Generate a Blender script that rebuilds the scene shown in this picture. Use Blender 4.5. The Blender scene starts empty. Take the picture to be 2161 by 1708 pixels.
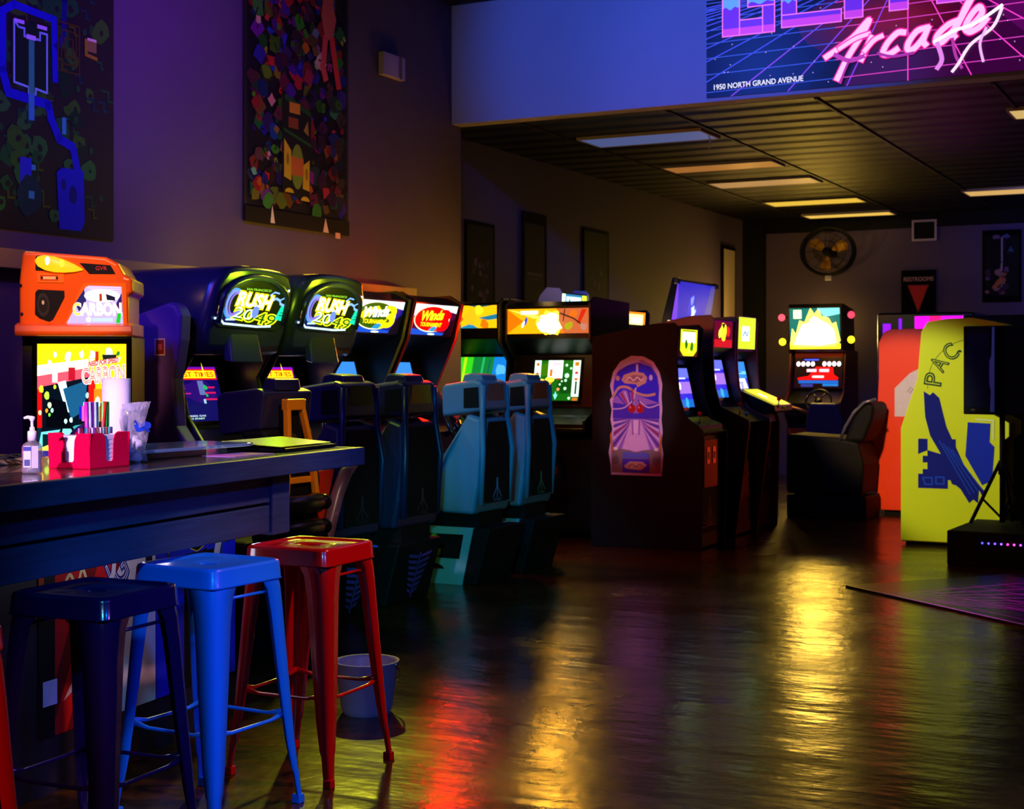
import bpy, bmesh, math, random
from mathutils import Vector, Matrix
rnd = random.Random(7)
PI = math.pi
SC = bpy.context.scene
COL = SC.collection

# ------------------------------------------------------------------ camera, world, exposure
cam_d = bpy.data.cameras.new('camera')
cam = bpy.data.objects.new('camera', cam_d); COL.objects.link(cam)
cam.location = (0, 0, 1.337)
cam.rotation_euler = (PI/2, 0, math.radians(27))
cam_d.sensor_width = 36; cam_d.lens = 51.64
cam_d.shift_y = -70/2161
cam_d.clip_start = .05
cam_d.dof.use_dof = True; cam_d.dof.focus_distance = 4.9; cam_d.dof.aperture_fstop = 7.5
SC.camera = cam
w = bpy.data.worlds.new('world'); SC.world = w; w.use_nodes = True
w.node_tree.nodes['Background'].inputs[0].default_value = (.12, .10, .35, 1)
w.node_tree.nodes['Background'].inputs[1].default_value = .002
SC.view_settings.view_transform = 'Standard'; SC.view_settings.look = 'None'
SC.view_settings.exposure = 0; SC.view_settings.gamma = 1; SC.view_settings.use_curve_mapping = False
SC.cycles.max_bounces = 6; SC.cycles.sample_clamp_indirect = 3

# ------------------------------------------------------------------ unseen room lamps (coloured washes, added spots and points)
def lamp(kind, loc, to, col, power, size=.3, spot=60, blend=.6, spec=1.0):
    l = bpy.data.lights.new('unseen_lamp', kind); l.color = col; l.energy = power
    if kind == 'AREA': l.size = size
    else: l.shadow_soft_size = size
    if kind == 'SPOT': l.spot_size = math.radians(spot); l.spot_blend = blend
    l.specular_factor = spec
    o = bpy.data.objects.new('unseen_lamp', l); COL.objects.link(o); o.location = loc
    if to: o.rotation_euler = (Vector(to)-Vector(loc)).to_track_quat('-Z', 'Y').to_euler()
    if kind == 'POINT': l.specular_factor = 0
    return o
LAMPS = [
 # blue wash over the header wall, violet towards the sign
 ('SPOT', (-4.1, 7.2, 4.12), (-4.0, 10.2, 3.85), (.03, .12, .9), 330, .1, 66, .6),
 ('SPOT', (-2.6, 7.0, 4.12), (-3.2, 10.2, 3.6), (.05, .13, .9), 210, .1, 50, .8),
 # purple wash on the tall left wall
 ('SPOT', (-3.0, 4.2, 4.1), (-5.74, 5.9, 3.5), (.22, .03, 1.0), 430, .15, 56, .9),
 ('SPOT', (-3.4, 5.6, 4.1), (-5.74, 7.2, 2.9), (.58, .10, .80), 115, .15, 56, .9),
 # blue lamps over the bar and stools
 ('SPOT', (.9, 2.2, 2.9), (-2.75, 3.8, .75), (.0, .13, 1.0), 250, .12, 30, .7),
 ('SPOT', (-.3, .5, 3.0), (-2.86, 3.5, .5), (.03, .44, 1.0), 250, .12, 15, .6),
 ('SPOT', (-.2, 3.2, 3.0), (-3.0, 4.55, 1.0), (.0, .22, 1.0), 170, .1, 13, .6),
 # added spots: magenta white on the napkin caddy, red on the end stool
 ('SPOT', (-1.9, -.6, 2.5), (-3.15, 3.35, 1.14), (1.0, .60, 1.0), 1500, .06, 8.0, .5),
 ('SPOT', (-.4, 4.9, 3.6), (-2.8, 4.0, .5), (1.0, .45, .42), 330, .12, 22, .7),
 # warm spots added to brighten the orange cabinet and its seat
 ('SPOT', (-2.4, 1.8, 3.2), (-4.85, 5.1, 1.70), (1.0, .52, .2), 950, .08, 8.5, .5),
 ('SPOT', (-1.9, 4.4, 3.3), (-4.15, 5.8, .9), (1.0, .66, .4), 230, .08, 12, .6),
 # added yellow-green spot for marquee light raking over seats, bar end and stool
 ('SPOT', (-5.0, 7.7, 2.55), (-3.1, 4.5, .9), (1.0, .92, .03), 165, .06, 56, .7),
 # added blue-green and blue spots on the cockpit seats, blue on the hooded racers
 ('SPOT', (-3.3, 5.4, 3.3), (-4.6, 8.7, .8), (.0, .32, 1.0), 230, .08, 22, .7),
 ('SPOT', (-2.9, 4.85, .93), (-4.5, 8.0, .15), (.05, .75, .85), 110, .05, 34, .7),  # low spot added below the counter end to reach the pedestals
 ('SPOT', (-3.0, 3.2, 3.0), (-4.4, 6.9, 1.15), (.0, .10, 1.0), 130, .08, 18, .7),
 ('POINT', (-3.22, 3.75, .80), None, (.75, .7, 1.0), 1.0, .05),  # added point under the counter, brightens the art panels
 ('POINT', (-3.3, 4.4, .84), None, (.5, .6, 1.0), .8, .05),  # second added point for the panels, no fixture modelled
 ('SPOT', (-4.6, 3.6, 3.2), (-5.3, 6.6, 1.4), (.02, .06, 1.0), 170, .1, 30, .8),
 ('SPOT', (.3, 3.6, 2.3), (-2.7, 3.15, .45), (.30, .12, 1.0), 150, .15, 15, .6),  # violet spot added for highlights on the purple stool
 # red spot added for the cut-off stool, violet one for the divider panels
 ('SPOT', (-.6, .6, 2.4), (-2.56, 2.5, .45), (1.0, .45, .42), 150, .08, 15, .6),
 ('SPOT', (-3.4, 2.6, 3.4), (-5.1, 5.5, 1.25), (.34, .08, 1.0), 210, .08, 34, .7),
 # lilac spot added to brighten the side art of the middle cabinet
 ('SPOT', (-3.2, 5.6, 3.4), (-4.2, 10.3, 1.02), (.95, .72, .98), 520, .06, 7.6, .4),
 # white and warm spots added for the two bright cabinets on the right
 ('SPOT', (-4.5, 8.2, 2.9), (-2.22, 11.46, .88), (1.0, .98, .66), 560, .08, 22, .5),
 ('SPOT', (-2.78, 8.4, 3.2), (-2.95, 13.7, .88), (1.0, .62, .2), 1000, .08, 17, .4),
 # blue and magenta by the stage
 ('SPOT', (-3.4, 9.0, 3.2), (-1.75, 10.85, 1.35), (.02, .16, 1.0), 70, .1, 22, .6),
 ('SPOT', (.6, 9.6, 3.2), (-.9, 9.0, 0), (.9, .05, .9), 700, .1, 30, .7),
 # dim violet on the back wall
 ('SPOT', (-1.2, 15.0, 3.1), (-2.6, 18.5, 2.6), (.30, .22, .62), 75, .2, 76, .9),
 ('SPOT', (-.6, 15.6, 3.1), (-1.6, 18.5, 3.0), (.02, .10, 1.0), 110, .2, 60, .9),
 # added points with no fixture, for marquee spill on hoods and walls
 ('POINT', (-4.76, 6.62, 1.80), None, (.55, 1.0, .02), 4.5, .05),
 ('POINT', (-4.76, 7.36, 1.80), None, (.80, 1.0, .02), 4.5, .05),
 ('POINT', (-4.93, 8.15, 1.66), None, (.9, .9, .05), 1.2, .05),
 ('POINT', (-4.95, 8.88, 1.72), None, (1.0, .05, .0), 4.5, .05),
 ('POINT', (-5.35, 7.0, 2.0), None, (1.0, .70, .02), 3.0, .05),
 ('POINT', (-5.35, 7.7, 2.02), None, (1.0, .66, .02), 3.0, .05),
 ('POINT', (-5.4, 8.3, 2.0), None, (1.0, .5, .02), 2.5, .05),
 ('POINT', (-5.4, 8.95, 1.99), None, (1.0, .08, .0), 3.0, .05),
 ('POINT', (-5.35, 5.3, 2.15), None, (1.0, .45, .1), 1.6, .05),
 ('POINT', (-5.1, 10.42, 1.72), None, (1.0, .65, .15), 2.0, .05),
 ('POINT', (-5.35, 11.1, 2.1), None, (1.0, .62, .2), 1.4, .05),
 ('POINT', (-4.83, 17.2, 1.85), None, (1.0, .62, .10), 7, .08),
 ('POINT', (-5.55, 17.1, 1.95), None, (1.0, .56, .12), 15, .06),  # added to pool amber on the wall by the far corner
 ('POINT', (-4.83, 18.2, 1.95), None, (1.0, .62, .07), 16, .08),
]
for a in LAMPS: lamp(*a)

# ------------------------------------------------------------------ materials
def lin(v):
    v /= 255.0
    return v/12.92 if v <= .04045 else ((v+.055)/1.055)**2.4
def rgb(*c): return (lin(c[0]), lin(c[1]), lin(c[2]), 1)
MATS = {}
def P(name, col, rough=.5, metal=0, var=0, scale=8, bump=0, coat=0, stretch=None, alpha=1, trans=0, spec=.5):
    if name in MATS: return MATS[name]
    m = bpy.data.materials.new(name); m.use_nodes = True; nt = m.node_tree; b = nt.nodes['Principled BSDF']
    c = rgb(*col)
    b.inputs['Base Color'].default_value = c; b.inputs['Roughness'].default_value = rough; b.inputs['Metallic'].default_value = metal
    b.inputs['Coat Weight'].default_value = coat; b.inputs['Alpha'].default_value = alpha
    b.inputs['Transmission Weight'].default_value = trans
    b.inputs['Specular IOR Level'].default_value = spec
    if var or bump:
        tc = nt.nodes.new('ShaderNodeTexCoord'); mp = nt.nodes.new('ShaderNodeMapping'); no = nt.nodes.new('ShaderNodeTexNoise')
        no.inputs['Scale'].default_value = scale; no.inputs['Detail'].default_value = 5
        if stretch: mp.inputs['Scale'].default_value = stretch
        nt.links.new(tc.outputs['Object'], mp.inputs[0]); nt.links.new(mp.outputs[0], no.inputs[0])
        if var:
            mx = nt.nodes.new('ShaderNodeMix'); mx.data_type = 'RGBA'
            mx.inputs[6].default_value = tuple(x*(1-var) for x in c[:3])+(1,)
            mx.inputs[7].default_value = tuple(min(1, x*(1+var)) for x in c[:3])+(1,)
            nt.links.new(no.outputs[0], mx.inputs[0]); nt.links.new(mx.outputs[2], b.inputs['Base Color'])
        if bump:
            bp = nt.nodes.new('ShaderNodeBump'); bp.inputs['Strength'].default_value = bump; bp.inputs['Distance'].default_value = .02
            nt.links.new(no.outputs[0], bp.inputs['Height']); nt.links.new(bp.outputs[0], b.inputs['Normal'])
    MATS[name] = m; return m
def E(col, s=1.0):
    """something that gives off light: a lit screen, a backlit sign or the glowing banner inks, in this colour"""
    name = 'lit_%d_%d_%d_%d' % (col[0], col[1], col[2], int(s*100))
    if name in MATS: return MATS[name]
    m = bpy.data.materials.new(name); m.use_nodes = True; b = m.node_tree.nodes['Principled BSDF']
    b.inputs['Base Color'].default_value = (.006, .006, .006, 1); b.inputs['Roughness'].default_value = .35; b.inputs['Specular IOR Level'].default_value = .2
    b.inputs['Emission Color'].default_value = rgb(*col); b.inputs['Emission Strength'].default_value = s
    MATS[name] = m; return m
def D(*col):
    """printed ink / paint in this colour"""
    return P('print_%d_%d_%d' % col, col, .7, var=.08, scale=30, spec=.2)

BLACK = P('black_laminate', (8, 8, 9), .4, var=.2, scale=12, spec=.35)
MATTE = P('matte_black', (5, 5, 7), .7, var=.2, spec=.25)
RUBBER = P('black_rubber', (12, 12, 13), .8, var=.1)
GLOSSB = P('gloss_black_plastic', (14, 14, 20), .22, var=.1)
BLUEB = P('deep_blue_plastic', (44, 50, 84), .25, var=.1)
CHROME = P('chrome', (200, 200, 205), .15, 1, var=.05)
WHITEP = P('white_plastic', (225, 225, 230), .35, var=.04)

# ------------------------------------------------------------------ mesh helpers
class MB:
    def __init__(s): s.bm = bmesh.new(); s.m = []
    def mi(s, mat):
        if mat not in s.m: s.m.append(mat)
        return s.m.index(mat)
    def face(s, pts, mat, smooth=False):
        vs = [s.bm.verts.new(p) for p in pts]
        f = s.bm.faces.new(vs); f.material_index = s.mi(mat); f.smooth = smooth; return f
    def box(s, a, b, mat):
        x0, y0, z0 = a; x1, y1, z1 = b
        v = [s.bm.verts.new(p) for p in [(x0,y0,z0),(x1,y0,z0),(x1,y1,z0),(x0,y1,z0),(x0,y0,z1),(x1,y0,z1),(x1,y1,z1),(x0,y1,z1)]]
        for q in [(0,3,2,1),(4,5,6,7),(0,1,5,4),(1,2,6,5),(2,3,7,6),(3,0,4,7)]:
            f = s.bm.faces.new([v[i] for i in q]); f.material_index = s.mi(mat)
        return s
    def rings(s, rings, mat, cap=True, smooth=False, closed=True):
        vr = [[s.bm.verts.new(p) for p in r] for r in rings]; n = len(vr[0]); i0 = s.mi(mat)
        for a, b in zip(vr, vr[1:]):
            for i in range(n if closed else n-1):
                j = (i+1) % n
                f = s.bm.faces.new([a[i], a[j], b[j], b[i]]); f.material_index = i0; f.smooth = smooth
        if cap:
            f = s.bm.faces.new(vr[0][::-1]); f.material_index = i0
            f = s.bm.faces.new(vr[-1]); f.material_index = i0
        return s
    def prism(s, pts, y0, y1, mat):            # profile in x,z swept along y
        return s.rings([[(x, y0, z) for x, z in pts], [(x, y1, z) for x, z in pts]], mat)
    def prism_x(s, pts, x0, x1, mat):          # outline in y,z swept along x
        return s.rings([[(x0, y, z) for y, z in pts], [(x1, y, z) for y, z in pts]], mat)
    def prism_z(s, pts, z0, z1, mat):
        return s.rings([[(x, y, z0) for x, y in pts], [(x, y, z1) for x, y in pts]], mat)
    def tube(s, path, r, mat, n=10, closed=False, cap=True):
        path = [Vector(p) for p in path]; k = len(path); R = r if isinstance(r, (list, tuple)) else [r]*k; rs = []
        up = None
        for i, p in enumerate(path):
            if closed: t = path[(i+1) % k]-path[i-1]
            else: t = path[min(i+1, k-1)]-path[max(i-1, 0)]
            t.normalize()
            if up is None: up = t.orthogonal().normalized()
            up = (up-t*up.dot(t)).normalized(); w2 = t.cross(up)
            rs.append([p+(up*math.cos(2*PI*j/n)+w2*math.sin(2*PI*j/n))*R[i] for j in range(n)])
        if closed: rs.append(rs[0])
        s.rings(rs, mat, cap=cap and not closed, smooth=True)
        if closed: bmesh.ops.remove_doubles(s.bm, verts=s.bm.verts, dist=1e-6)
        return s
    def lathe(s, prof, c, mat, n=24, axis='z', smooth=True, cap=True):   # prof [(r, h)]
        rs = []
        for r, h in prof:
            r = max(r, 1e-4)
            if axis == 'z': rs.append([(c[0]+r*math.cos(2*PI*j/n), c[1]+r*math.sin(2*PI*j/n), c[2]+h) for j in range(n)])
            elif axis == 'x': rs.append([(c[0]+h, c[1]+r*math.cos(2*PI*j/n), c[2]+r*math.sin(2*PI*j/n)) for j in range(n)])
            else: rs.append([(c[0]+r*math.cos(2*PI*j/n), c[1]+h, c[2]+r*math.sin(2*PI*j/n)) for j in range(n)])
        return s.rings(rs, mat, cap=cap, smooth=smooth)
    def ball(s, c, r, mat, n=12, sq=(1,1,1)):
        rs = []
        for i in range(n//2+1):
            a = PI*i/(n//2); q = max(math.sin(a), 1e-3)
            rs.append([(c[0]+r*sq[0]*q*math.cos(2*PI*j/n), c[1]+r*sq[1]*q*math.sin(2*PI*j/n), c[2]-r*sq[2]*math.cos(a)) for j in range(n)])
        return s.rings(rs, mat, smooth=True)
    def xform(s, M): bmesh.ops.transform(s.bm, matrix=M, verts=s.bm.verts); return s
    def done(s, name, parent=None, bevel=0, seg=2, fix=True, loc=None, sub=0):
        if fix: bmesh.ops.recalc_face_normals(s.bm, faces=s.bm.faces)
        me = bpy.data.meshes.new(name); s.bm.to_mesh(me); s.bm.free()
        for m in s.m: me.materials.append(m)
        o = bpy.data.objects.new(name, me); COL.objects.link(o)
        if parent: o.parent = parent
        if loc: o.location = loc
        if bevel:
            b = o.modifiers.new('bevel', 'BEVEL'); b.width = bevel; b.segments = seg; b.limit_method = 'ANGLE'; b.angle_limit = math.radians(35)
        if sub:
            b = o.modifiers.new('sub', 'SUBSURF'); b.levels = sub; b.render_levels = sub
        return o

TXT = {}; BND = {}
def text_mesh(body, off=0.0):
    k = (body, off)
    if k in TXT: return TXT[k]
    c = bpy.data.curves.new('lettering', 'FONT'); c.body = body; c.offset = off; c.resolution_u = 4
    o = bpy.data.objects.new('lettering', c); COL.objects.link(o)
    dg = bpy.context.evaluated_depsgraph_get(); dg.update()
    e = o.evaluated_get(dg); me = e.to_mesh()
    v = [(p.co.x, p.co.y) for p in me.vertices]; f = [tuple(p.vertices) for p in me.polygons]
    e.to_mesh_clear(); bpy.data.objects.remove(o); bpy.data.curves.remove(c)
    if not off: BND[body] = (min(p[0] for p in v), max(p[0] for p in v), min(p[1] for p in v), max(p[1] for p in v))
    x0, x1, y0, y1 = BND[body]
    TXT[k] = ([((p[0]-x0)/(x1-x0), (p[1]-y0)/(y1-y0)) for p in v], f)
    return TXT[k]
class Art:
    """flat artwork: inks laid over one another on a plane (u right, v up), optionally with a backing board"""
    def __init__(s, o, U=(0,1,0), V=(0,0,1), step=.00008):
        s.o = Vector(o); s.U = Vector(U).normalized(); s.V = Vector(V).normalized(); s.N = s.U.cross(s.V)
        s.b = MB(); s.step = step; s.k = 0
    def p3(s, u, v): return s.o+s.U*u+s.V*v+s.N*(s.k*s.step)
    def board(s, w, h, t, mat, u0=0, v0=0):
        pts = [(u0-w/2, v0-h/2), (u0+w/2, v0-h/2), (u0+w/2, v0+h/2), (u0-w/2, v0+h/2)]
        a = [s.o+s.U*u+s.V*v for u, v in pts]; s.b.rings([[p-s.N*t for p in a], a], mat); return s
    def poly(s, pts, mat):
        s.k += 1; s.b.face([s.p3(u, v) for u, v in pts], mat); return s
    def rect(s, u0, v0, u1, v1, mat): return s.poly([(u0,v0),(u1,v0),(u1,v1),(u0,v1)], mat)
    def oval(s, u, v, a, b, mat, n=28, rot=0, a0=0, a1=2*PI):
        c, d = math.cos(rot), math.sin(rot); q = []
        full = abs(a1-a0-2*PI) < 1e-6
        for i in range(n if full else n+1):
            t = a0+(a1-a0)*i/n; x, y = a*math.cos(t), b*math.sin(t); q.append((u+x*c-y*d, v+x*d+y*c))
        return s.poly(q, mat)
    def line(s, pts, wd, mat, closed=False):
        s.k += 1
        if closed: pts = list(pts)+[pts[0]]
        for (x0, y0), (x1, y1) in zip(pts, pts[1:]):
            dx, dy = x1-x0, y1-y0; L = math.hypot(dx, dy)
            if L < 1e-6: continue
            ex, ey = dx/L*wd*.35, dy/L*wd*.35; nx, ny = -dy/L*wd/2, dx/L*wd/2; s.k += .06
            s.b.face([s.p3(x0-ex+nx, y0-ey+ny), s.p3(x0-ex-nx, y0-ey-ny), s.p3(x1+ex-nx, y1+ey-ny), s.p3(x1+ex+nx, y1+ey+ny)], mat)
        return s
    def ring(s, u, v, a, b, wd, mat, a0=0, a1=2*PI, n=28, rot=0):
        c, d = math.cos(rot), math.sin(rot); q = []
        for i in range(n+1):
            t = a0+(a1-a0)*i/n; x, y = a*math.cos(t), b*math.sin(t); q.append((u+x*c-y*d, v+x*d+y*c))
        return s.line(q, wd, mat)
    def curve(s, pts, wd, mat, n=8):
        q = []; P_ = [pts[0]]+list(pts)+[pts[-1]]
        for i in range(1, len(P_)-2):
            for k in range(n):
                t = k/n; a, b, c, d = P_[i-1], P_[i], P_[i+1], P_[i+2]
                q.append(tuple(.5*((2*b[j])+(-a[j]+c[j])*t+(2*a[j]-5*b[j]+4*c[j]-d[j])*t*t+(-a[j]+3*b[j]-3*c[j]+d[j])*t**3) for j in (0,1)))
        q.append(pts[-1]); return s.line(q, wd, mat)
    def text(s, body, u, v, w, h, mat, shear=0, rot=0, off=0.0):     # u,v: lower left corner of the lettering
        vs, fs = text_mesh(body, 0.0)
        if off: vs, fs = text_mesh(body, off)
        s.k += 1; c, d = math.cos(rot), math.sin(rot); bv = []
        for x, y in vs:
            x, y = x*w+shear*y*h, y*h
            bv.append(s.b.bm.verts.new(s.p3(u+x*c-y*d, v+x*d+y*c)))
        i0 = s.b.mi(mat)
        for f in fs:
            try: g = s.b.bm.faces.new([bv[i] for i in f]); g.material_index = i0
            except ValueError: pass
        return s
    def blob(s, u, v, r, mat, n=9, j=.45, sq=1.0):
        q = []
        for i in range(n):
            t = 2*PI*i/n; k = r*(1-j*rnd.random()); q.append((u+k*math.cos(t), v+k*sq*math.sin(t)))
        return s.poly(q, mat)
    def done(s, name, parent=None): return s.b.done(name, parent, fix=False)

def tag(o, label, cat, group=None):
    o['label'] = label; o['category'] = cat
    if group: o['group'] = group
    return o
def thing(name, label, cat, loc=(0,0,0), rz=0, group=None):
    o = bpy.data.objects.new(name, None); COL.objects.link(o); o.location = loc; o.rotation_euler = (0, 0, rz)
    o.empty_display_size = .1
    return tag(o, label, cat, group)
def struct(o): o['kind'] = 'structure'; return o
def dup(root, loc, rz=None):
    r = root.copy(); COL.objects.link(r); r.location = loc
    if rz is not None: r.rotation_euler = (0, 0, rz)
    for ch in list(root.children):
        c = ch.copy(); COL.objects.link(c); c.parent = r
        for g in list(ch.children):
            d = g.copy(); COL.objects.link(d); d.parent = c
    return r

# ------------------------------------------------------------------ setting
WALL = P('grey_wall_paint', (84, 70, 104), .75, var=.06, scale=3, bump=.05)
HEAD = P('pale_header_paint', (150, 150, 165), .7, var=.04, scale=3)
def floor_mat():
    m = bpy.data.materials.new('stained_concrete'); m.use_nodes = True; nt = m.node_tree; b = nt.nodes['Principled BSDF']; L = nt.links.new
    tc = nt.nodes.new('ShaderNodeTexCoord')
    def noise(scale, st, det=4):
        mp = nt.nodes.new('ShaderNodeMapping'); mp.inputs['Scale'].default_value = st
        mp.inputs['Rotation'].default_value = (0, 0, math.radians(-27))
        n = nt.nodes.new('ShaderNodeTexNoise'); n.inputs['Scale'].default_value = scale; n.inputs['Detail'].default_value = det
        L(tc.outputs['Object'], mp.inputs[0]); L(mp.outputs[0], n.inputs[0]); return n
    n1 = noise(1.3, (1, 1, 1)); n2 = noise(3.2, (.5, 1.7, 1), 3); n3 = noise(14, (1, 1, 1), 6)
    r = nt.nodes.new('ShaderNodeValToRGB'); r.color_ramp.elements[0].position = .3; r.color_ramp.elements[1].position = .75
    r.color_ramp.elements[0].color = rgb(24, 14, 4); r.color_ramp.elements[1].color = rgb(84, 50, 14)
    L(n3.outputs[0], r.inputs[0]); L(r.outputs[0], b.inputs['Base Color'])
    rr = nt.nodes.new('ShaderNodeMapRange'); rr.inputs['From Min'].default_value = .3; rr.inputs['From Max'].default_value = .7
    rr.inputs['To Min'].default_value = .16; rr.inputs['To Max'].default_value = .30
    L(n1.outputs[0], rr.inputs[0]); L(rr.outputs[0], b.inputs['Roughness'])
    ad = nt.nodes.new('ShaderNodeMath'); ad.operation = 'MULTIPLY_ADD'; ad.inputs[1].default_value = .25
    L(n3.outputs[0], ad.inputs[0]); L(n2.outputs[0], ad.inputs[2])
    bp = nt.nodes.new('ShaderNodeBump'); bp.inputs['Strength'].default_value = .26; bp.inputs['Distance'].default_value = .03
    L(ad.outputs[0], bp.inputs['Height']); L(bp.outputs[0], b.inputs['Normal'])
    b.inputs['Specular IOR Level'].default_value = .5
    return m
def ceil_mat():
    m = bpy.data.materials.new('black_ribbed_ceiling'); m.use_nodes = True; nt = m.node_tree; b = nt.nodes['Principled BSDF']; L = nt.links.new
    tc = nt.nodes.new('ShaderNodeTexCoord'); wv = nt.nodes.new('ShaderNodeTexWave'); wv.bands_direction = 'Y'
    wv.inputs['Scale'].default_value = .9; wv.inputs['Distortion'].default_value = 1.2; wv.inputs['Detail'].default_value = 2
    L(tc.outputs['Object'], wv.inputs[0])
    bp = nt.nodes.new('ShaderNodeBump'); bp.inputs['Strength'].default_value = .5; bp.inputs['Distance'].default_value = .05
    L(wv.outputs[0], bp.inputs['Height']); L(bp.outputs[0], b.inputs['Normal'])
    b.inputs['Base Color'].default_value = rgb(6, 6, 6); b.inputs['Roughness'].default_value = .5; b.inputs['Specular IOR Level'].default_value = .28
    return m
struct(MB().box((-6.2, -4, -.2), (6, 18.7, 0), floor_mat()).done('floor'))
struct(MB().box((-6.2, 10.36, 3.3), (6, 18.7, 3.45), ceil_mat()).done('ceiling'))
struct(MB().box((-6.2, -4, 4.25), (6, 10.4, 4.4), P('black_ceiling_paint', (14, 13, 16), .8, var=.1)).done('ceiling_front'))
struct(MB().box((-6.2, -4, 0), (-5.74, 10.36, 4.25), WALL).done('wall_left'))
struct(MB().box((-6.2, 10.36, 0), (-6.0, 18.5, 3.3), WALL).done('wall_left_rear'))
struct(MB().box((-6.2, 18.5, 0), (6, 18.7, 3.3), WALL).done('wall_back'))
struct(MB().box((6, -4, 0), (6.2, 18.7, 4.25), WALL).done('wall_right'))
struct(MB().box((-5.74, 10.2, 3.302), (6, 10.36, 4.25), HEAD).done('wall_header', bevel=.006))
struct(MB().box((-5.74, 4.0, 1.86), (-5.64, 9.5, 1.96), P('ledge_paint', (150, 130, 90), .6, var=.1)).done('trim_1', bevel=.005))
struct(MB().box((-6.0, 18.38, 0), (-5.72, 18.5, 3.3), MATTE).done('trim_2'))
tg = MB()
for gx in (-5.19, -3.97, -2.84, -1.62, -.4):
    tg.box((gx-.012, 10.36, 3.288), (gx+.012, 18.5, 3.3), P('dark_grid_steel', (30, 26, 18), .6, 0, var=.1))
struct(tg.done('trim_3'))
struct(MB().box((-5.74, 18.485, 3.12), (6, 18.5, 3.3), MATTE).done('trim_4'))

# ------------------------------------------------------------------ bar with its counter, apron and art-covered base
def wood(name, c, rough, st=(6, .5, 6), coat=0): return P(name, c, rough, var=.45, scale=9, bump=.12, stretch=st, coat=coat)
WOOD = wood('stained_pine', (44, 66, 100), .5)
TOPW = wood('varnished_pine', (70, 62, 58), .16, coat=.6)
bar = thing('bar', 'long dark wooden bar counter with plank apron, bright art panels on its base', 'bar', (-3.0, 4.67, 0), math.radians(6.28))
m = MB(); m.box((-.75, -3.4, 1.0), (-.035, -.03, 1.05), TOPW); m.done('countertop', bar, bevel=.004)
m = MB(); m.box((-.034, -3.4, .986), (0, -.115, 1.052), WOOD); m.box((-.034, -.113, .986), (0, 0, 1.052), WOOD)
m.box((-.75, -.029, .986), (-.035, 0, 1.052), WOOD); m.done('edge_board', bar, bevel=.004)
m = MB(); m.box((-.12, -3.4, .888), (-.085, -.47, .99), WOOD); m.box((-.12, -3.4, .785), (-.085, -.47, .878), WOOD)
m.box((-.13, -3.4, .79), (-.12, -.5, .985), MATTE); m.done('apron', bar, bevel=.004)
m = MB(); m.box((-.12, -.56, .775), (-.072, -.44, .985), WOOD); m.box((-.16, -.46, .775), (-.12, -.44, .985), WOOD); m.done('corner_board', bar, bevel=.005)
m = MB(); m.box((-.7, -3.4, 0), (-.54, -.2, 1.0), P('bar_base_paint', (20, 18, 30), .6, var=.2)); m.done('base', bar)
for y in (-.5, -1.3, -2.1):
    m = MB(); m.box((-.54, y-.03, .93), (-.13, y+.03, .99), WOOD); m.done('bracket', bar)
A = Art((-.538, -.88, .48), (0,1,0))
RED, DRED, CREAM, NAVY = D(205,20,24), D(120,10,16), D(225,215,225), D(40,40,140)
A.rect(-.32, -.3, .31, .3, RED)
for i in range(7): A.poly([(-.32+.14*i, -.3), (-.26+.14*i, -.3), (.02+.14*i, .3), (-.04+.14*i, .3)] if i < 3 else [(.1, .3-.08*i+.16), (.31, .36-.08*i+.24), (.31, .33-.08*i+.24), (.1, .27-.08*i+.16)], DRED)
A.poly([(-.1, -.08), (.16, .28), (.31, .3), (.31, -.3), (-.1, -.3)], CREAM)
A.text('KONG', -.10, -.06, .34, .12, NAVY, shear=.2, rot=.72, off=.05); A.text('KONG', -.10, -.06, .34, .12, CREAM, shear=.2, rot=.72, off=.0)
A.text('KONG', -.10, -.06, .34, .12, NAVY, shear=.2, rot=.72, off=-.03)
A.oval(.27, .2, .02, .045, MATTE)
A.rect(-.32, -.3, -.24, .3, MATTE); A.rect(-.32, .12, -.295, .3, D(200,80,30))
A.curve([(-.22, .12), (-.17, .2), (-.13, .16), (-.1, .21), (-.06, .12)], .012, D(235,215,150))
A.blob(-.15, .1, .06, MATTE); A.curve([(-.02, .1), (.02, .14), (.06, .17), (.07, .23)], .022, CREAM)
A.rect(-.02, .08, .02, .15, CREAM); A.rect(-.3, -.2, -.23, -.12, CREAM); A.poly([(-.2,-.2),(-.1,-.15),(-.1,-.1),(-.15,-.14)], CREAM)
A.done('art_panel', bar)['label'] = 'red art panel with blue KONG lettering'
A = Art((-.538, -.29, .48), (0,1,0))
A.rect(-.275, -.3, .25, .3, D(28,40,215))
A.rect(-.1, -.3, .1, .19, MATTE); A.poly([(-.1,.16),(.05,.2),(.05,.1),(-.1,.1)], D(40,12,14))
A.poly([(-.06,.25),(-.015,.26),(.03,.25),(.03,.205),(-.015,.19),(-.06,.205)], D(220,190,30))
A.poly([(-.055,.246),(-.015,.256),(.025,.246),(.025,.208),(-.015,.195),(-.055,.208)], MATTE)
A.text('TAITO', -.05, .212, .07, .022, D(230,200,40))
A.curve([(.1, .1), (.13, .2), (.17, .245), (.2, .25)], .04, CREAM); A.curve([(.13, .1), (.16, .2), (.19, .22)], .02, D(40,60,160))
A.blob(.2, .235, .04, D(16,60,60)); A.oval(.235, .25, .013, .03, D(215,170,40)); A.oval(.24, .255, .005, .02, MATTE)
A.oval(-.2, .22, .008, .014, D(220,150,120)); A.rect(-.207, .16, -.193, .206, D(60,60,60)); A.oval(-.22, .17, .008, .018, CREAM)
A.done('art_panel', bar)['label'] = 'blue art panel with small yellow TAITO crest'

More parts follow.
